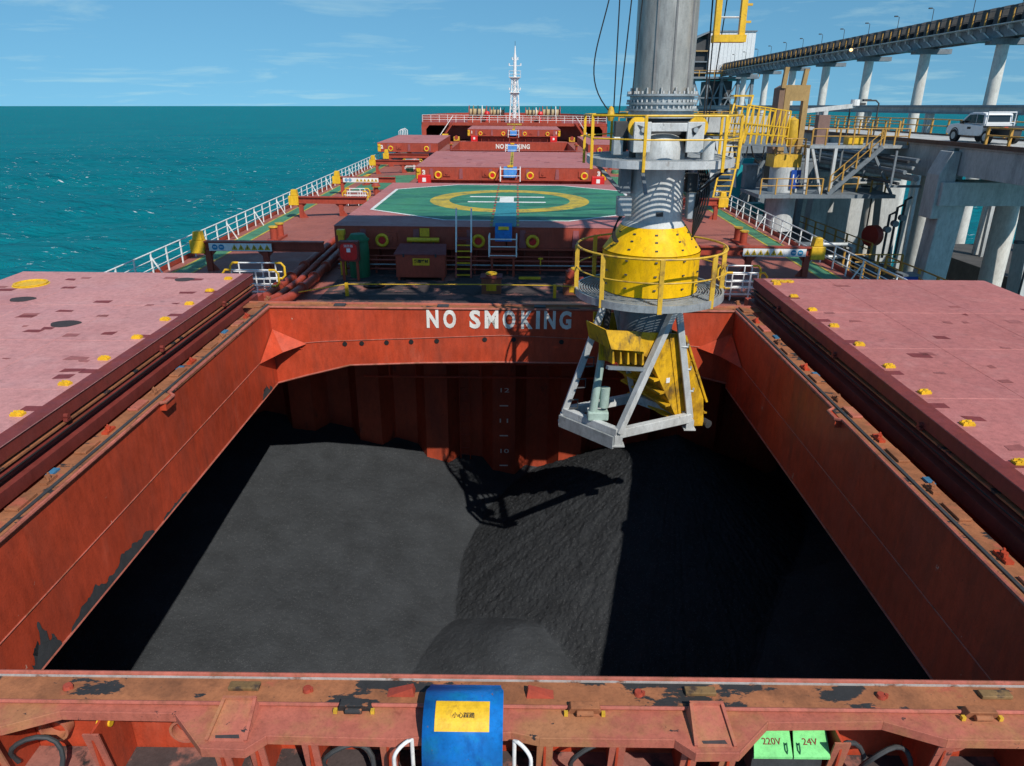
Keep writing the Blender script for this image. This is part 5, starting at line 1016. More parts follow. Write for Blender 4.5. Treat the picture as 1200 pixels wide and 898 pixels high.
for z in (2.75, 2.4, 2.05, 1.7, 1.35, .95):
    u = .47 + (3.05 - z) / 1.69 * .82 if z > 1.36 else 1.29 + (1.36 - z) / .8 * .10
    MB().prism([S(u + .005, z, -.03), S(u + .08, z - .02, -.03), S(u + .08, z - .06, -.03), S(u + .005, z - .05, -.03)], vv * 1.9).o('stiffening_rib', m_spout, spo)
    if z < 2.5:
        u2 = -.4 + (2.6 - z) / 1.62 * .9; MB().prism([S(u2 - .005, z, -.02), S(u2 - .14, z - .02, -.02), S(u2 - .14, z - .06, -.02), S(u2 - .005, z - .05, -.02)], vv * 1.88).o('stiffening_rib', m_spout, spo)
MB().prism([S(.09, 3.1, -.025), S(.15, 3.1, -.025), S(.64, .95, -.025), S(.58, .95, -.025)], vv * .02).o('face_seam_bar', m_spout, spo)
MB().prism([S(.52, 3.0, -.04), S(.58, 3.0, -.04), S(1.42, 1.2, -.04), S(1.36, 1.2, -.04)], vv * .06).o('edge_channel', m_spout, spo)
MB().prism([S(.12, 2.02, -.012), S(.22, 2.02, -.012), S(.22, 1.90, -.012), S(.12, 1.90, -.012)], vv * .01).o('white_tag', m_white, spo)
MB().cyl(S(1.46, .62, -.1), S(1.46, .62, .1), .1, n=14).o('end_roller', m_dark, spo)
lv = MB(); lv.prism([S(-1.62, 3.42, -.02), S(-.76, 3.27, -.02), S(-.58, 2.80, -.12), S(-1.52, 3.0, -.12)], vv * .03); lv.prism([S(-1.62, 3.42, 0), S(-1.62, 3.42, .8), S(-1.52, 3.0, .8), S(-1.52, 3.0, -.1)], uv * .03); lv.prism([S(-1.52, 2.6, .35), S(-.60, 2.42, .35), S(-.60, 2.95, .35), S(-1.52, 3.1, .35)], vv * .03)
lvo = lv.o('upper_apron', m_spout, LD)
for k in range(5):
    u = -1.45 + k * .2; zt_ = 2.98 - .2 * (k * .2); MB().prism([S(u, zt_, -.06), S(u + .03, zt_, -.06), S(u + .10, zt_ - .36, -.02), S(u + .04, zt_ - .36, -.02)], vv * .36).o('vane', m_spout, lvo)
MB().bar(S(-1.58, 2.58, -.08), S(-.5, 2.36, -.08), .1, .07).o('vane_sill', m_steel, lvo)
# actuator and motor
ac = MB(); t0 = Vector((2.46, 15.32, 3.15)); t1 = Vector((2.24, 15.22, 1.25)); ac.cyl(t0, t1, .085, .10, 16); aco = ac.o('actuator_tube', m_mint, LD, smooth=True)
MB().cyl(t0 + Vector((.05, .02, .6)), t0, .065, n=12).o('actuator_rod', m_black, aco); MB().cyl(t1 + Vector((.25, .02, .1)), t1 + Vector((.27, .03, .58)), .11, n=16).o('motor', m_mint, aco, smooth=True)
MB().b(t1.x - .13, t1.x + .36, t1.y - .12, t1.y + .12, 1.04, 1.27).o('gear_case', m_mint, aco, bev=.04)
# boxes, hoses and cables on the chute
for x, y, z, w, h_, mt in ((AX - .74, AY - .45, 5.70, .30, .40, m_galv), (AX - .72, AY - .25, 6.15, .24, .6, m_steel), (AX + .76, AY - .3, 5.62, .24, .55, m_galv), (AX - .86, AY - .2, 7.0, .26, .6, m_dark), (AX + .74, AY - .1, 6.15, .22, .4, m_dark), (AX - .95, AY - .5, 6.95, .2, .35, m_galv)):
    MB().b(x - w / 2, x + w / 2, y - .15, y + .15, z, z + h_).o('junction_box', mt, LD, bev=.015)
def cable(pts, r=.014, nm='cable'): return MB().tube(pts, r, 5).o(nm, m_black, LD, smooth=True)
def bez(a, b, c, d, n=14): 
    a, b, c, d = map(Vector, (a, b, c, d)); return [a * (1 - t) ** 3 + b * 3 * t * (1 - t) ** 2 + c * 3 * t * t * (1 - t) + d * t ** 3 for t in [i / n for i in range(n + 1)]]
cable(bez((2.42, 15.9, 11.0), (2.38, 15.9, 9.3), (1.55, 15.9, 8.6), (2.42, 15.9, 7.75), 20))
cable([(2.50, 15.9, 12), (2.47, 15.9, 7.7)]); cable([(2.86, 15.9, 12), (2.58, 15.9, 7.7)]); cable([(2.98, 15.4, 12), (2.75, 15.32, 8.1)], .012)
cable([(4.22, 15.6, 12), (4.30, 15.6, 7.2)], .016); cable([(4.35, 15.7, 12), (4.36, 15.7, 7.4)], .012); cable([(4.75, 15.9, 12), (4.45, 15.9, 7.3)], .012)
for k in range(4): cable(bez((AX - .76 + .04 * k, AY - .45, 5.8), (AX - .95 - .05 * k, AY - .55, 5.45), (AX - .95, AY - .5, 5.3 - .08 * k), (AX - .82, AY - .5, 5.15)), .018, 'hose')
for k in range(5): cable(bez((AX + .75 + .05 * k, AY - .4, 6.75), (AX + 1.0 + .04 * k, AY - .5, 6.3 - .07 * k), (AX + .75 + .07 * k, AY - .5, 5.8), (AX + .80, AY - .4, 5.35 - .03 * k)), .022, 'hose')
cable([(AX + 1.30, AY - .8, 6.7), (AX + .80, AY - .5, 6.2), (AX + .78, AY - .45, 5.6)], .025, 'hose')
for k in range(2): cable(bez((2.55 + .1 * k, 15.7, 3.9), (2.3, 15.5, 3.5), (2.55, 15.6, 3.2), (2.45, 15.6, 3.0)), .03, 'hose')
MB().lathe([(.05, 7.6), (.09, 7.72), (.05, 7.86), (0, 7.9)], (2.42, 15.9), 10).o('cable_gland', m_yelw, LD)
# hanging service ladder
lt = MB()
for x in (4.35, 4.84): lt.b(x - .055, x + .055, 15.40, 15.52, 9.15, 14.8)
lt.b(4.29, 4.92, 15.36, 15.60, 9.06, 9.19); lto = lt.o('service_ladder', m_yel, LD)
for k in range(16): MB().tube([(4.35, 15.46, 9.5 + k * .33), (4.84, 15.46, 9.5 + k * .33)], .02, 6).o('rung', m_lgrey, lto); MB().b(4.895, 5.0, 15.43, 15.48, 9.4 + k * .3, 9.44 + k * .3).o('cable_hook', m_yelw, lto)
# boom above the frame (truss), seen only by its shadow and from other places
CAMF = (0.4, 0.0, 7.9)          # fixed point of the chute's measured size
bm = MB(); zb0, zb1 = 15.5, 19.3
for y in (13.8, 19.2):
    for z in (zb0, zb1): bm.bar((-8.5, y, z), (34, y, z + .02), .45, .5)
    for k in range(17):
        x = -8.5 + k * 2.5; bm.bar((x, y, zb0), (x + 2.5, y, zb1) if k % 2 == 0 else (x + .01, y, zb1), .22); bm.bar((x + 2.5, y, zb0), (x + 2.5, y, zb1), .22)
for k in range(18):
    x = -8.5 + k * 2.5; bm.bar((x, 13.8, zb1), (x, 19.2, zb1), .25); bm.bar((x, 13.8, zb0), (x, 19.2, zb0), .25); bm.bar((x, 13.8, zb0), (x + 2.4, 19.2, zb0), .2)
LS = 1.125
def local(mb): mb.v = [tuple(CAMF[i] + (v[i] - CAMF[i]) / LS for i in range(3)) for v in mb.v]; return mb
bmo = local(bm).o('boom_truss', m_steel, LD)
bd = MB(); bd.b(-7.5, 34, 15.0, 18.0, 16.8, 16.95); bd.b(-7.5, 34, 13.0, 13.6, 16.2, 16.26); bd.b(-5, 10, 14.6, 18.4, 18.2, 20.4); local(bd).o('boom_belt_deck', m_steel, LD)
for z in (16.1, 16.7): local(MB().tube([(-8.5, 13.0, z + .5), (34, 13.0, z + .5)], .04, 6)).o('boom_handrail', m_yel, LD)
for x in (-2.0, 10, 22): local(MB().tube([(x, 16.5, 19.4), (34, 16.5, 32)], .07, 6)).o('boom_stay', m_dark, LD)
MB().lathe([(.9, 12.6), (.9, 16.2)], CA, 32).o('chute_head', m_steel, LD)

LD.scale = (LS, LS, LS); LD.location = (3.865, 18.0, -0.3125)

# ------------------------------------------------------------------ jetty
JT = thing('jetty', 'grey concrete jetty roadway on heavy piers to the right of the ship', 'jetty', (30, 60, -12), ship=False)
JZ = 5.75
MB().b(27, 33.4, 30, 175, JZ - .22, JZ).o('road_slab', m_conc, JT); MB().b(26.85, 27.0, 30, 175, JZ - .12, JZ + .12).o('kerb', M('rusty_kerb', (.12, .065, .045), .7, var=.3), JT); MB().b(33.4, 33.55, 30, 175, JZ - .12, JZ + .12).o('kerb', MATS['rusty_kerb'], JT)
for y0, y1, dp in ((30, 44.9, 1.55), (45.4, 64, 1.9), (64.4, 85, 1.9), (85.4, 106, 1.9), (106.4, 128, 1.9)):
    for x in (27.1, 32.3): MB().b(x, x + .9, y0, y1, JZ - .23 - dp, JZ - .225).o('girder', m_conc, JT, bev=.03)
for y in (45.2, 64.2, 85.2, 106.2, 128):
    MB().prism([(26.2, y - 1.0, 2.2), (34.4, y - 1.0, 2.2), (34.4, y - 1.0, JZ - 2.15), (26.2, y - 1.0, JZ - 2.15)], (0, 2.0, 0)).o('crosshead', m_conc, JT, bev=.04)
    MB().prism([(26.0, y - .7, 1.4), (27.05, y - .7, 1.4), (27.05, y - .7, JZ - .4), (26.55, y - .7, JZ - .4), (26.0, y - .7, 4.0)], (0, 1.4, 0)).o('corbel', m_conc, JT, bev=.04)
    for x, lean in ((27.3, -.9), (33.0, .9)): MB().bar((x, y, 2.3), (x + lean, y - .4, -12.5), 1.5, 1.3).o('pier_column', m_conc, JT, bev=.05)
for x, y in ((33.2, 48.3), (33.2, 58.0), (33.4, 67.2)): MB().cyl((x, y, 3.4), (x, y, -13), .72, n=20).o('round_pile', m_pile, JT, smooth=True)
for y, w in ((70, 1.6), (73.5, 1.2)): MB().bar((28.2, y, 1.5), (26.4, y + 1, -8), 2.2, w).o('raked_pile_cap', m_pile, JT)
def rail_line(name, label, pts, h_, mat, sp_, grp=None, r=.03, ship=False):
    r_ = thing(name, label, 'railing', tuple(pts[0]), grp, ship=ship); P = [Vector(p) for p in pts]
    for k in (1.0, .55): MB().tube([p + Vector((0, 0, h_ * k)) for p in P], r, 5).o('rail', mat, r_)
    for a, b in zip(P[:-1], P[1:]):
        n_ = max(1, int((b - a).length / sp_))
        for i in range(n_ + 1):
            p = a.lerp(b, i / n_); MB().b(p.x - r * 1.3, p.x + r * 1.3, p.y - r * 1.3, p.y + r * 1.3, p.z, p.z + h_).o('post', mat, r_)
    return r_
JG = 'ochre railings of the jetty'
rail_line('jetty_railing', 'ochre railing along the far edge of the roadway behind the pickup', [(33.48, 44, JZ + .1), (33.48, 110, JZ + .1)], 1.05, m_ochre, 2.2, JG, .045)
rail_line('jetty_railing', 'ochre railing along the near edge of the roadway, left of the pickup', [(26.9, 52, JZ + .1), (26.9, 100, JZ + .1)], 1.05, m_ochre, 2.0, JG, .04)
rail_line('jetty_railing', 'short ochre railing at the near edge of the roadway, in front of the pickup tray', [(26.9, 38.2, JZ + .1), (26.9, 42.2, JZ + .1)], .9, m_ochre, 1.4, JG, .05)
# conveyor gallery
CG = thing('conveyor_gallery', 'long elevated conveyor gallery on tall grey columns beyond the jetty', 'conveyor', (46, 110, -12), ship=False)
MB().b(45.0, 45.25, 50, 168, 13.75, 14.85).o('side_girder', m_steel, CG); MB().b(47.0, 47.25, 50, 168, 13.75, 14.85).o('side_girder', m_steel, CG); MB().b(45.25, 47.0, 50, 168, 14.3, 14.4).o('gallery_floor', m_steel, CG)
MB().b(44.2, 45.0, 50, 168, 14.75, 14.82).o('gallery_walkway', m_lgrey, CG)
MB().tube([(45.6, 50, 15.35), (45.6, 168, 15.35)], .38, 8).o('belt_bundle', m_dark, CG)
srcs = None
for k in range(59):
    y = 50 + k * 2.0
    if k == 0:
        srcs = [MB().b(44.23, 44.33, y, y + .10, 14.8, 15.95).o('gallery_post', m_ochre, CG), MB().prism([(44.7, y + .5, 14.9), (46.6, y + .5, 14.9), (46.4, y + .5, 16.25), (45.6, y + .5, 16.45), (44.8, y + .5, 16.25)], (0, 1.1, 0)).o('idler_hood', m_dark, CG), MB().bar((44.98, y, 13.8), (44.98, y + 2.0, 14.8), .14).o('girder_brace', m_galv, CG), MB().b(44.6, 45.0, y + .9, y + 1.05, 14.35, 14.74).o('walkway_bracket', m_lgrey, CG)]
    else:
        for q in srcs: dup_part(q, CG, (0, k * 2.0, 0))
for z in (15.4, 15.95): MB().tube([(44.28, 50, z), (44.28, 168, z)], .028, 5).o('gallery_rail', m_dark, CG)
for k in range(9):
    y = 60 + 13.4 * k
    lg = MB(); lg.cyl((46, y, 13.2), (46, y, -13), .54, .66, 18); lgo = lg.o('column', m_pile, CG, smooth=True)
    MB().b(44.6, 48.6, y - .5, y + .5, 13.2, 13.72).o('column_head', m_steel, lgo); MB().b(43.6, 46, y - .4, y + 1.8, 13.45, 13.6).o('maintenance_shelf', m_steel, lgo)
for k in range(14):
    y = 62 + k * 7.2; f = MB(); f.tube([(44.3, y, 15.9), (44.3, y, 17.3), (44.05, y, 17.4)], .035, 5); lo_ = f.o('lamp_post', m_dark, CG); MB().b(43.75, 44.1, y - .1, y + .1, 17.33, 17.45).o('lamp_head', m_dark, lo_)
gl = bpy.data.materials.new('lit_lamp'); gl.use_nodes = True; gl.node_tree.nodes['Principled BSDF'].inputs['Emission Color'].default_value = (1, .55, .18, 1); gl.node_tree.nodes['Principled BSDF'].inputs['Emission Strength'].default_value = 3
MB().cyl((43.9, 101.2, 14.6), (43.75, 101.05, 14.6), .18, n=12).o('lit_floodlight', gl, CG)
# crane rail beam
CR = thing('crane_rail_beam', 'long grey crane rail beam on posts behind the roadway', 'beam', (40, 90, -12), ship=False)
MB().b(39.6, 40.4, 45, 165, 7.75, 7.95).o('top_flange', m_steel, CR); MB().b(39.8, 40.2, 45, 165, 7.35, 7.749).o('web', m_conc, CR); MB().b(39.6, 40.4, 45, 165, 7.2, 7.349).o('bottom_flange', m_steel, CR)
for y in (48.5, 60.5, 72.5, 85.2, 98, 111, 124, 137): 
    for e in (-.35, .35): MB().bar((40, y + e * .6, 7.2), (40, y + e * 2, -12.5), .5, .35).o('post', m_conc, CR)
# transfer tower
TT = thing('transfer_tower', 'white clad transfer tower at the far end of the conveyor', 'tower', (44, 168, -12), ship=False)
MB().b(41.6, 51.2, 166, 178, 14.6, 22.3).o('cladding', m_clad, TT); rf = MB().prism([(38.6, 165.8, 21.0), (41.6, 165.8, 22.3), (51.4, 165.8, 22.35), (51.4, 165.8, 22.6), (41.6, 165.8, 22.6), (38.6, 165.8, 21.3)], (0, 12.4, 0)).o('roof', m_steel, TT)
for k in range(12): MB().b(41.6 + k * .8, 41.64 + k * .8, 165.94, 165.99, 14.6, 22.3).o('cladding_rib', m_clad, TT)
f = MB(); f.b(38.4, 41.59, 167, 178, 13.4, 21.0); f.o('open_side_bay', m_dark, TT)
for z in (14.4, 16.5, 18.6): MB().b(38.2, 41.6, 166.2, 166.9, z, z + .25).o('bay_floor', m_tan if z > 18 else m_steel, TT)
MB().b(37.6, 52, 163, 179, 13.2, 13.6).o('base_floor', m_steel, TT)
for x in (38.5, 41.5, 44.5, 48, 51): MB().b(x - .3, x + .3, 164, 164.6, -12.5, 13.2).o('tower_leg', m_steel, TT)
for x0, x1 in ((38.5, 41.5), (41.5, 44.5), (44.5, 48), (48, 51)):
    MB().bar((x0, 164.3, 6), (x1, 164.3, 13), .25).o('tower_brace', m_steel, TT); MB().bar((x1, 164.3, 6), (x0, 164.3, 13), .25).o('tower_brace', m_steel, TT); MB().b(x0, x1, 164.1, 164.5, 9.3, 9.6).o('tower_beam', m_steel, TT)
MB().b(42, 47, 165, 172, 5.5, 12.8).o('equipment_room', m_dark, TT)
rail_line('tower_railing', 'ochre railing round the floor of the transfer tower', [(37.7, 163.1, 13.6), (52, 163.1, 13.6)], 1.2, m_ochre, 1.5, JG, .06)

# access platform, gangway tower and stairs
GT = thing('gangway_tower', 'tan gangway tower with a square opening standing on a grey pedestal', 'gangway tower', (19.9, 52, -2), ship=False)
TX, TY = 19.5, 52.0
f = MB(); f.b(TX - .75, TX - .35, TY, TY + .5, 4.8, 9.2); f.b(TX + .55, TX + .9, TY, TY + .5, 4.8, 9.2); f.b(TX - .349, TX + .549, TY, TY + .5, 8.2, 9.2); f.o('tower_frame', m_tan, GT)
f = MB(); f.prism([(TX - .75, TY - .02, 4.8), (TX - .8, TY - .02, 9.2), (TX - 1.15, TY - .02, 9.0), (TX - 1.15, TY - .02, 4.8)], (0, 1.2, 0)); f.o('tower_side', M('shaded_tower_paint', (.22, .13, .085), .6), GT)  # darker brown paints in the shade on this side of the tan tower
f = MB(); f.bar((TX - .95, TY, 9.0), (TX - .85, TY, 10.3), .28); f.o('tower_horn', m_tan, GT); MB().bar((TX + .5, TY + .3, 9.2), (TX + .6, TY + .3, 10.2), .28).o('tower_horn', m_tan, GT)
MB().lathe([(0, 7.2), (.35, 7.0), (.45, 5.8), (.2, 5.2)], (TX + .15, TY + .3), 16).o('counterweight', m_yelw, GT, smooth=True)
MB().b(TX - 1.1, TX + .8, TY - .5, TY + 1.2, 3.9, 4.75).o('slew_base', m_yelw, GT); MB().cyl((TX, TY + .3, -.5), (TX, TY + .3, 3.9), 1.0, n=24).o('pedestal', m_lgrey, GT, smooth=True)
sg = MB().b(TX + .1, TX + .75, TY - .82, TY - .76, 2.5, 3.75).o('number_board', m_bsign, GT); text('16', 'board_number', .85, (TX + .42, TY - .83, 3.12), FACE_AFT, m_white, sg, bold=.01, width=.5)
PF = thing('steel_platform', 'grey steel access platform with stairs below the roadway', 'platform', (22, 52, 2), ship=False)
MB().b(17.2, 26.6, 50.2, 54.5, 1.95, 2.2).o('lower_floor', m_steel, PF); MB().b(20.4, 27.0, 50.6, 54.0, 5.2, 5.4).o('upper_floor', m_galv, PF)
for x in (20.5, 22.2): MB().bar((x, 50.7, 2.2), (x - .2 if x < 21 else x, 50.7, 5.2), .2).o('post', m_lgrey, PF)
MB().bar((20.6, 50.7, 5.2), (21.6, 50.7, 2.2), .16).o('brace', m_lgrey, PF); MB().bar((26.5, 50.7, 2.2), (24.6, 50.7, 5.2), .16).o('brace', m_steel, PF); MB().bar((26.4, 53, 2.2), (28.5, 53, 4.6), .16).o('brace', m_steel, PF)
for y in (50.4, 51.3):
    MB().bar((22.0, y, 2.2), (25.2, y, 5.3), .12, .3).o('stair_stringer', m_steel, PF)
for k in range(10): MB().b(22.1 + k * .31, 22.4 + k * .31, 50.45, 51.25, 2.42 + k * .30, 2.45 + k * .30).o('stair_tread', m_galv, PF)
for pts, lab in (([(17.3, 50.3, 2.2), (21.5, 50.3, 2.2)], 'ochre railing round the gangway pedestal'), ([(20.5, 50.7, 5.4), (27, 50.7, 5.4)], 'ochre railing on the upper steel platform'), ([(22.0, 50.35, 2.4), (25.2, 50.35, 5.4)], 'ochre stair railing below the roadway'), ([(18.3, 51.2, 4.75), (20.3, 51.2, 4.75)], 'ochre railing round the foot of the tan tower'), ([(22.5, 51.6, 2.2), (26.5, 51.6, 2.2)], 'ochre railing on the lower steel platform')):
    rail_line('platform_railing', lab, pts, 1.05, m_ochre, .9, 'railings of the steel platform', .035)
# yellow gangway bridge
GW = thing('yellow_gangway', 'yellow railed gangway bridge reaching from the tan tower towards the chute', 'gangway', (16.5, 46, 5.5), ship=False)
g0, g1 = Vector((14.0, 46.2, 5.75)), Vector((18.6, 51.6, 5.35)); dv = (g1 - g0); sd = Vector((dv.y, -dv.x, 0)).normalized() * .55
MB().bar(g0, g1, 1.1, .2).o('floor', m_steel, GW)
for sgn in (-1, 1):
    for z in (.6, 1.15, 2.2): MB().bar(g0 + sd * sgn + Vector((0, 0, z)), g1 + sd * sgn + Vector((0, 0, z)), .07).o('side_rail', m_yel, GW)
    for k in range(9):
        p = g0.lerp(g1, k / 8) + sd * sgn; MB().bar(p, p + Vector((0, 0, 2.2)), .08).o('side_post', m_yel, GW)
        if k < 8: q = g0.lerp(g1, (k + 1) / 8) + sd * sgn; MB().bar(p + Vector((0, 0, .1)), q + Vector((0, 0, 2.1)), .05).o('side_brace', m_yel, GW)
for e in (-.5, .5):
    MB().bar((13.2 + e, 45.2, 2.6), (14.0 + e, 46.0, 7.2), .1).o('ladder_stile', m_yel, GW); MB().bar((14.0 + e, 46, 7.2), (14.3 + e, 46.3, 8.5), .1).o('ladder_stile', m_yel, GW)
for k in range(14): p = Vector((13.2, 45.2, 2.6)).lerp(Vector((14, 46, 7.2)), k / 14); MB().b(p.x - .45, p.x + .45, p.y - .1, p.y + .1, p.z, p.z + .05).o('ladder_tread', m_yelw, GW)
MB().b(13.5, 14.7, 45.8, 46.5, 8.4, 8.5).o('top_frame', m_yel, GW)
# loader legs / machinery behind the gangway
MC = thing('quay_machinery', 'cluster of grey loader legs and teal machinery behind the yellow gangway', 'machinery', (17, 56, -2), ship=False)
MB().bar((17.2, 60, 5.2), (16.6, 58, 0.5), 1.6, 1.2).o('raked_leg', m_lgrey, MC); MB().bar((19.0, 62, 5.0), (17.6, 58, -1), .9).o('raked_leg', m_lgrey, MC); MB().bar((16, 60, 5.2), (22.5, 62, 5.2), .9, .8).o('portal_beam', m_steel, MC); MB().bar((15.3, 58, 4.9), (17.5, 58.4, 3.0), .5).o('knee_strut', m_lgrey, MC)
MB().b(15.6, 17.3, 58, 60, .2, 2.6).o('machine_house', m_steel, MC); MB().prism([(16.3, 56, .3), (17.3, 56, .3), (18.5, 56, 4.2), (17.7, 56, 4.2)], (0, .5, 0)).o('teal_arm', m_teal, MC); MB().prism([(14.9, 57, 3), (15.4, 57, 3), (15.3, 57, 4.2), (15.0, 57, 4.2)], (0, .4, 0)).o('teal_arm', m_teal, MC); MB().b(18.2, 19.3, 55, 56, .2, 1.0).o('teal_case', m_teal, MC)
MB().prism([(16.8, 55.6, 2.2), (17.2, 55.6, 2.1), (17.0, 55.6, 4.0), (16.7, 55.6, 3.9)], (0, .3, 0)).o('white_lever', m_white, MC)
for x, y, z0, z1 in ((15.0, 70, -2, 6.5), (18.5, 72, -2, 6.5)): MB().b(x, x + 1.4, y, y + 1.4, z0, z1).o('portal_leg', m_steel, MC)
MB().b(13.8, 26.0, 69.5, 72.5, 5.6, 7.0).o('portal_sill', m_conc, MC)
MB().b(12.9, 13.7, 80.0, 80.2, 6.7, 8.3).o('orange_board', m_orange, MC); rail_line('portal_railing', 'tan railing behind the orange board', [(11.5, 80.5, 6.0), (24.0, 80.5, 6.0)], 1.3, m_ochre, .8, JG, .05)
# low service deck by the fenders
SD = thing('service_deck', 'low dark service deck with fenders between ship and jetty', 'service deck', (22, 50, -12), ship=False)
for y0, y1, x0, x1, z in ((24, 46, 19.0, 24.6, -2.4), (46.2, 64, 18.6, 25.6, -2.2), (64.2, 110, 18.2, 24.0, -1.6)): MB().b(x0, x1, y0, y1, z - .5, z).o('deck_slab', m_dconc, SD)
for y in (30, 40, 50, 60, 70, 80, 95): MB().b(17.4, 19.0, y - 1.0, y + 1.0, -8, -2.95).o('fender', m_black, SD); MB().cyl((21.8, y, -2.9), (21.4, y, -13), .6, n=16).o('pile', m_pile, SD, smooth=True)
for y in (34, 44, 56): MB().b(19.3, 20.6, y, y + 2.6, -2.38, -1.7).o('fender_frame', m_dconc, SD)
for i, y in enumerate((36.5, 39, 41.5)): MB().b(19.2, 20.5, y, y + 1.4, -2.39, -2.3).o('teal_cover', m_teal, SD)
rail_line('service_railing', 'ochre railing along the ship-side edge of the far service deck', [(18.7, 62, -1.9), (18.3, 108, -1.5)], 1.1, m_ochre, 2.2, 'railings of the service deck', .045)
rail_line('service_railing', 'ochre railing round the landing beside the grey pipe loop', [(22.5, 49, -2.2), (22.5, 46, -2.2), (25.6, 46, -2.2)], 1.1, m_ochre, 1.5, 'railings of the service deck', .045)
rail_line('service_railing', 'ochre railing along the walkway in front of the big pier', [(22.2, 46, -2.4), (22.2, 36, -2.4), (23.0, 30, -2.4)], 1.2, m_ochre, 1.9, 'railings of the service deck', .05)
rail_line('service_railing', 'ochre railing on the far edge of the walkway, beside the big pier', [(24.6, 46, -2.4), (24.6, 36, -2.4), (27.5, 34.5, -2.4)], 1.2, m_ochre, 1.9, 'railings of the service deck', .05)
rail_line('service_railing', 'ochre railing past the hose reel on the far service deck', [(25.5, 50, -2.2), (25.5, 64, -2.2)], 1.1, m_ochre, 2.0, 'railings of the service deck', .045)
GPp = thing('pipe_loop', 'pale grey bent pipe loop on the service deck', 'pipe', (21, 50, -2.2), ship=False)
MB().tube([(20.2, 60, -1.5), (20.3, 52, -1.4), (20.4, 50.4, -1.2), (21.0, 49.6, -1.1), (23.6, 49.6, -1.1), (24.0, 49.6, -1.3), (24.0, 49.6, -1.9)], .16, 10).o('upper_pipe', m_galv, GPp, smooth=True); MB().tube([(20.9, 49.6, -1.1), (21.1, 49.6, -1.95), (23.6, 49.6, -2.0), (24.0, 49.6, -1.9)], .16, 10).o('lower_pipe', m_galv, GPp, smooth=True)
HR = thing('hose_reel', 'dark red hose reel on a stand by the raked pier', 'hose reel', (26.3, 52, -2.2), ship=False)
MB().cyl((26.2, 52, -.9), (26.7, 52.2, -.9), .75, n=24).o('reel', M('reel_red', (.32, .03, .02), .5), HR); MB().bar((26.4, 52.1, -2.2), (26.4, 52.1, -.9), .2).o('stand', m_dark, HR)
VM = thing('valve_manifold', 'dark valve manifold with pipes beside the hose reel', 'valves', (27.2, 51, -2.2), ship=False)
for k in range(3): MB().tube([(26.6 + k * .45, 50.5, -2.2), (26.6 + k * .45, 50.5, .8 + .5 * k), (27.0 + k * .45, 50.5, 1.0 + .5 * k)], .09, 8).o('riser', m_dark, VM); MB().cyl((26.6 + k * .45, 50.3, -.2 + .4 * k), (26.6 + k * .45, 50.7, -.2 + .4 * k), .22, n=12).o('valve', m_steel, VM)
DB = thing('mooring_dolphin', 'dark flat mooring block in the water right of the big pier', 'dolphin', (42, 60, -12), ship=False)
MB().b(37.2, 48, 50, 66, -6.6, -4.0).o('cap_block', m_dconc, DB, bev=.05); MB().b(37.3, 47.9, 50.1, 65.9, -13, -6.7).o('dolphin_body', m_dconc, DB)
JP = thing('jetty_pipework', 'bundle of grey pipes and cable trays hung along the ship side of the roadway', 'pipes', (25.6, 60, 2), ship=False)
for k, (x, z, r_, mt) in enumerate(((26.2, 4.6, .16, m_steel), (26.0, 4.15, .12, m_galv), (25.6, 4.55, .09, m_dark), (25.5, 3.9, .14, m_steel), (26.3, 3.5, .2, m_galv), (25.2, 3.2, .1, m_dark))):
    MB().tube([(x, 47.5, z), (x, 58, z + .02), (x, 70, z), (x, 110, z)], r_, 8).o('pipe', mt, JP, smooth=True)
for y in range(48, 108, 4): MB().b(24.9, 27.0, y, y + .15, 2.9, 3.05).o('pipe_hanger', m_steel, JP); MB().b(24.95, 25.07, y, y + .12, 3.05, 5.2).o('hanger_post', m_steel, JP)
MB().b(24.6, 25.1, 54, 108, 4.95, 5.1).o('cable_tray', m_galv, JP)
EQ = 'cabinets and machines under the roadway'
rq = random.Random(11)
for k, (x, y, z, w, d_, h_, mt, lab) in enumerate(((21.0, 57.5, 2.2, 1.6, 1.2, 2.2, m_dark, 'dark electrical cabinet behind the access stair'), (23.4, 58.0, 2.2, 1.4, 1.0, 1.7, m_steel, 'blue-grey cabinet behind the access stair'), (17.8, 54.2, 2.2, .9, .8, 1.6, m_steel, 'slim grey cabinet left of the number board'),
        (20.0, 66.0, -1.6, 2.4, 2.0, 3.4, m_dark, 'big dark winch house on the far service deck'), (22.4, 72.0, -1.6, 2.0, 2.0, 2.6, m_steel, 'grey pump house on the far service deck'), (20.2, 47.2, -2.2, 1.3, 1.1, 1.4, m_lgrey, 'light grey box beside the pipe loop'), (23.6, 41.0, -2.4, .9, .8, 1.0, m_bsign, 'blue drum-sized box on the near walkway'), (21.0, 31.5, -2.4, 1.4, 1.2, .9, m_dark, 'dark locker at the end of the near walkway'))):
    r_ = thing('equipment_cabinet', lab, 'cabinet', (x, y, z), EQ, ship=False); MB().b(x - w / 2, x + w / 2, y, y + d_, z, z + h_).o('cabinet_body', mt, r_, bev=.04)
    MB().b(x - w / 2 - .06, x + w / 2 + .06, y - .06, y + d_ + .06, z + h_, z + h_ + .1).o('cabinet_roof', m_steel, r_); MB().b(x - w * .35, x + w * .35, y - .03, y - .002, z + .2, z + h_ * .85).o('cabinet_door', mt, r_); MB().b(x + w * .2, x + w * .25, y - .06, y - .031, z + h_ * .4, z + h_ * .55).o('door_handle', m_galv, r_)
BG = 'mooring hooks on the service deck'
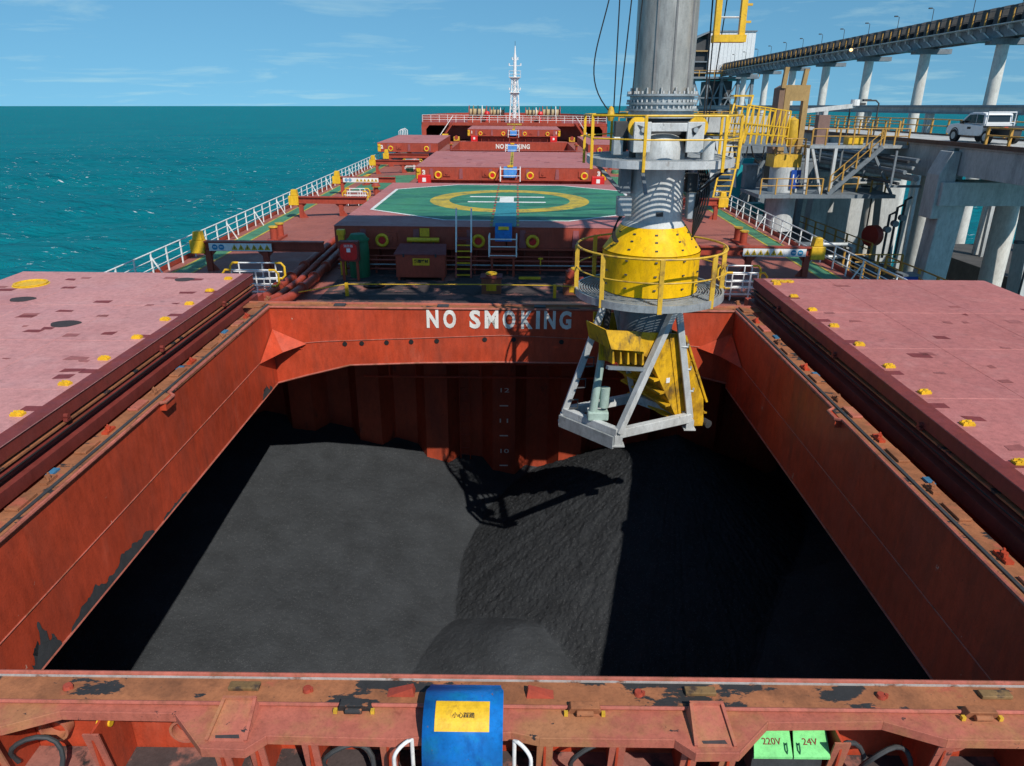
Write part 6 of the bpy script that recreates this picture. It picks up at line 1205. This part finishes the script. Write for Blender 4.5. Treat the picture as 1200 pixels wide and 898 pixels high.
for k, y in enumerate((33.0, 43.0, 55.0, 62.5)):
    r_ = thing('mooring_hook', 'grey mooring hook on the service deck, %s from the camera' % ('nearest', 'second', 'third', 'farthest')[k], 'mooring hook', (20.0, y, -2.3), BG, ship=False)
    MB().b(19.6, 20.4, y - .4, y + .4, -2.3, -1.8).o('hook_base', m_steel, r_); MB().tube([(19.9, y, -1.8), (19.6, y, -1.3), (19.2, y, -1.2), (19.0, y, -1.45)], .14, 8).o('hook', m_galv, r_, smooth=True); MB().cyl((20.15, y, -1.8), (20.15, y, -1.1), .2, n=14).o('capstan', m_dark, r_, smooth=True)
TR = thing('cross_truss', 'grey steel cross truss under the yellow gangway', 'truss', (18, 63, 2), ship=False)
for z in (1.2, 3.2): MB().bar((14.6, 62.5, z), (26.5, 63.5, z), .28).o('chord', m_steel, TR)
for k in range(8): x = 14.6 + k * 1.5; MB().bar((x, 62.5 + k * .13, 1.2), (x + 1.5, 62.6 + k * .13, 3.2), .16).o('diagonal', m_steel, TR); MB().bar((x, 62.5 + k * .13, 1.2), (x, 62.5 + k * .13, 3.2), .14).o('upright', m_steel, TR)
for x in (16.0, 20.5, 25.0): MB().bar((x, 63, 1.2), (x - .3, 63, -2), .4).o('truss_leg', m_lgrey, TR)
for k in range(6): MB().tube(bez((14.5 + k * 1.4, 58, 5.3), (14.8 + k * 1.4, 58, 3.6), (15.8 + k * 1.4, 58.5, 3.0), (16.2 + k * 1.3, 59, 4.9)), .06, 6).o('festoon_cable', m_black, TR)
WK = thing('fender_walkway', 'narrow dark walkway with ochre posts right beside the ship rail', 'walkway', (18.0, 70, -1), ship=False)
MB().b(17.2, 18.2, 52, 108, -.9, -.75).o('walkway_floor', m_dconc, WK)
for k in range(20): y = 52 + k * 2.9; MB().b(17.25, 17.33, y, y + .08, -.75, .35).o('walkway_post', m_ochre, WK); MB().b(17.3, 18.1, y, y + .3, -2.2, -.9).o('walkway_bracket', m_steel, WK)
for z in (-.2, .33): MB().tube([(17.29, 52, z), (17.29, 107, z)], .035, 5).o('walkway_rail', m_ochre, WK)
QC = thing('quay_caisson', 'dark concrete caisson under the far roadway behind the gangway tower', 'caisson', (29, 100, -12), ship=False)
MB().b(24.8, 34, 70, 150, -13, 1.0).o('caisson_body', m_conc, QC); MB().b(24.4, 34.4, 69.6, 150.4, 1.0, 1.9).o('caisson_cap', m_conc, QC)
for k in range(9): MB().b(24.3, 24.79, 71 + k * 9, 72.2 + k * 9, -13, .95).o('buttress', m_conc, QC); MB().b(24.1, 24.4, 75 + k * 9, 76.6 + k * 9, -6, .2).o('fender_panel', m_black, QC)
for k, (x0, y0, x1, y1, z0, z1, w) in enumerate(((18.4, 60, 24.6, 61, 4.6, 4.6, .5), (18.4, 60, 18.2, 60, 4.6, -1.6, .45), (21.2, 61, 21.0, 61, 4.6, -1.6, .45), (24.4, 61, 24.2, 61, 4.6, -1.6, .45), (18.4, 60, 21.2, 61, -.5, 4.4, .25), (21.2, 61, 24.4, 61, -.5, 4.4, .25), (21.2, 61, 18.4, 60, -.5, 4.4, .25))):
    MB().bar((x0, y0, z0), (x1, y1, z1), w).o('bent_member', m_steel, TR)
def lamp(name, label, x, y, z0, h_, reach, grp):
    r_ = thing(name, label, 'lamp post', (x, y, z0), grp, ship=False)
    MB().tube([(x, y, z0), (x, y, z0 + h_ - .2), (x + reach * .3, y, z0 + h_), (x + reach, y, z0 + h_)], .06, 6).o('pole', m_dark, r_, smooth=True); MB().b(*sorted((x + reach * .8, x + reach * 1.5)), y - .15, y + .15, z0 + h_ - .06, z0 + h_ + .1).o('lamp_head', m_dark, r_, bev=.02)
LG = 'lamp posts of the jetty'
lamp('lamp_post', 'tall roadway lamp post left of the pickup, arm to the left', 27.1, 56.0, JZ, 2.5, -.8, LG)
lamp('lamp_post', 'curved roadway lamp post next to the first conveyor column, arm to the right', 25.5, 57.0, 5.4, 2.6, .7, LG)
lamp('lamp_post', 'short lamp post above the steel platform beside the white boom', 22.5, 54.0, 5.4, 2.3, .6, LG)
lamp('lamp_post', 'thin lamp post over the hose reel against the sea', 26.6, 53.5, -2.2, 4.6, -.6, LG)
lamp('lamp_post', 'lamp post by the dark block, nearer one', 26.2, 34.2, -2.4, 3.4, -.5, LG)
lamp('lamp_post', 'lamp post by the dark block, farther one', 27.6, 37.5, -2.4, 3.6, -.6, LG)
LB = thing('white_boom_arm', 'white horizontal boom arm with a small lamp beside the tan tower', 'boom arm', (21.8, 53.0, 5.4), ship=False)
MB().bar((20.4, 52.5, 7.55), (24.2, 53.4, 7.9), .22, .28).o('arm', m_lgrey, LB); MB().bar((22.0, 52.9, 5.4), (22.0, 52.9, 7.6), .3).o('mast', m_lgrey, LB); MB().b(21.4, 22.2, 52.3, 52.9, 5.4, 7.3).o('panel_box', M('brown_panel', (.20, .12, .10), .6), LB); MB().cyl((24.2, 53.4, 7.9), (24.2, 53.4, 8.3), .3, n=12).o('lamp_dome', m_white, LB); MB().b(23.2, 24.2, 51.2, 52.0, 5.4, 5.9).o('yellow_case', m_yel, LB)
MB().bar((13.0, 70, 7.9), (60, 95, 7.9), .01).o('x', m_dark, LB) if False else None

# ------------------------------------------------------------------ pickup truck on the roadway
PK = thing('pickup_truck', 'white pickup truck with a dark flat tray parked on the roadway', 'pickup', (0, 0, 0), ship=False)
def car():
    hw = .92
    body = [(-.95, .55), (-.95, 1.02), (.35, 1.08), (.45, 1.10), (1.55, 1.12), (2.45, 1.02), (2.65, .85), (2.68, .50), (2.2, .42), (-.6, .42)]
    MB().prism([(-hw, y, z) for y, z in body], (2 * hw, 0, 0)).o('body', m_carw, PK, bev=.05)
    cab_ = [(-.92, 1.05), (-.86, 1.70), (-.5, 1.78), (.45, 1.77), (.75, 1.70), (1.55, 1.13)]
    MB().prism([(-hw + .08, y, z) for y, z in cab_], (2 * hw - .16, 0, 0)).o('cab', m_carw, PK, bev=.06)
    for s in (-1, 1):
        x = s * (hw - .075)
        MB().prism([(x, -.75, 1.14), (x, -.72, 1.62), (x, -.12, 1.66), (x, -.12, 1.14)], (s * .012, 0, 0)).o('side_window', m_glass, PK)
        MB().prism([(x, -.05, 1.14), (x, -.05, 1.66), (x, .62, 1.62), (x, 1.25, 1.16)], (s * .012, 0, 0)).o('side_window', m_glass, PK)
        MB().b(*sorted((s * hw, s * (hw + .2))), .95, 1.08, 1.1, 1.28).o('door_mirror', m_ink, PK)
        MB().b(*sorted((s * (hw + .001), s * (hw + .006))), .2, .55, .80, .93).o('door_badge', m_ink, PK)
        for y in (1.75, -1.35):
            w = MB().cyl((s * (hw - .22), y, .38), (s * (hw + .03), y, .38), .38, n=24).o('wheel', m_black, PK, smooth=True); MB().cyl((s * (hw + .03), y, .38), (s * (hw + .045), y, .38), .22, n=16).o('rim', m_galv, w)
        MB().b(*sorted((s * .55, s * .9)), 2.66, 2.70, .78, .95).o('headlight', m_glass, PK)
        a = MB().lathe([(.40, 0), (.47, 0)], n=18, a0=0, a1=math.pi); a.v = [(s * (hw + .004), 1.75 + v[0], .40 + v[1]) for v in a.v]; a.o('wheel_arch', m_ink, PK)
    MB().prism([(-.7, 1.52, 1.17), (.7, 1.52, 1.17), (.66, .82, 1.68), (-.66, .82, 1.68)], (0, .012, .012)).o('windscreen', m_glass, PK)
    MB().prism([(-.68, -.905, 1.2), (.68, -.905, 1.2), (.66, -.86, 1.62), (-.66, -.86, 1.62)], (0, -.012, 0)).o('rear_window', m_glass, PK)
    MB().b(-.95, .95, -2.75, -1.0, .92, 1.02).o('tray', m_dark, PK); MB().b(-.35, .35, -2.6, -.96, .5, .9).o('chassis', m_dark, PK)
    MB().b(-.93, .93, -1.03, -.97, 1.02, 1.12).o('tray_headboard', m_carw, PK)
    f = MB(); f.tube([(-.85, -1.08, 1.03), (-.85, -1.08, 1.78), (.85, -1.08, 1.78), (.85, -1.08, 1.03)], .04, 6); f.tube([(-.85, -1.08, 1.2), (.85, -1.08, 1.2)], .03, 6); f.o('ladder_rack', m_carw, PK)
    for s in (-1, 1): MB().b(s * .75 - .1, s * .75 + .1, -2.77, -2.752, .9, 1.0).o('tail_light', m_sred, PK)
car(); PK.location = (29.5, 46.5, JZ + .004); PK.rotation_euler = (0, 0, R(2))

# ------------------------------------------------------------------ the ship and all aboard take the trim and heel
bpy.context.view_layer.update()
for o in SHIP:
    o.matrix_world = TRIM @ o.matrix_basis
bpy.context.view_layer.update()
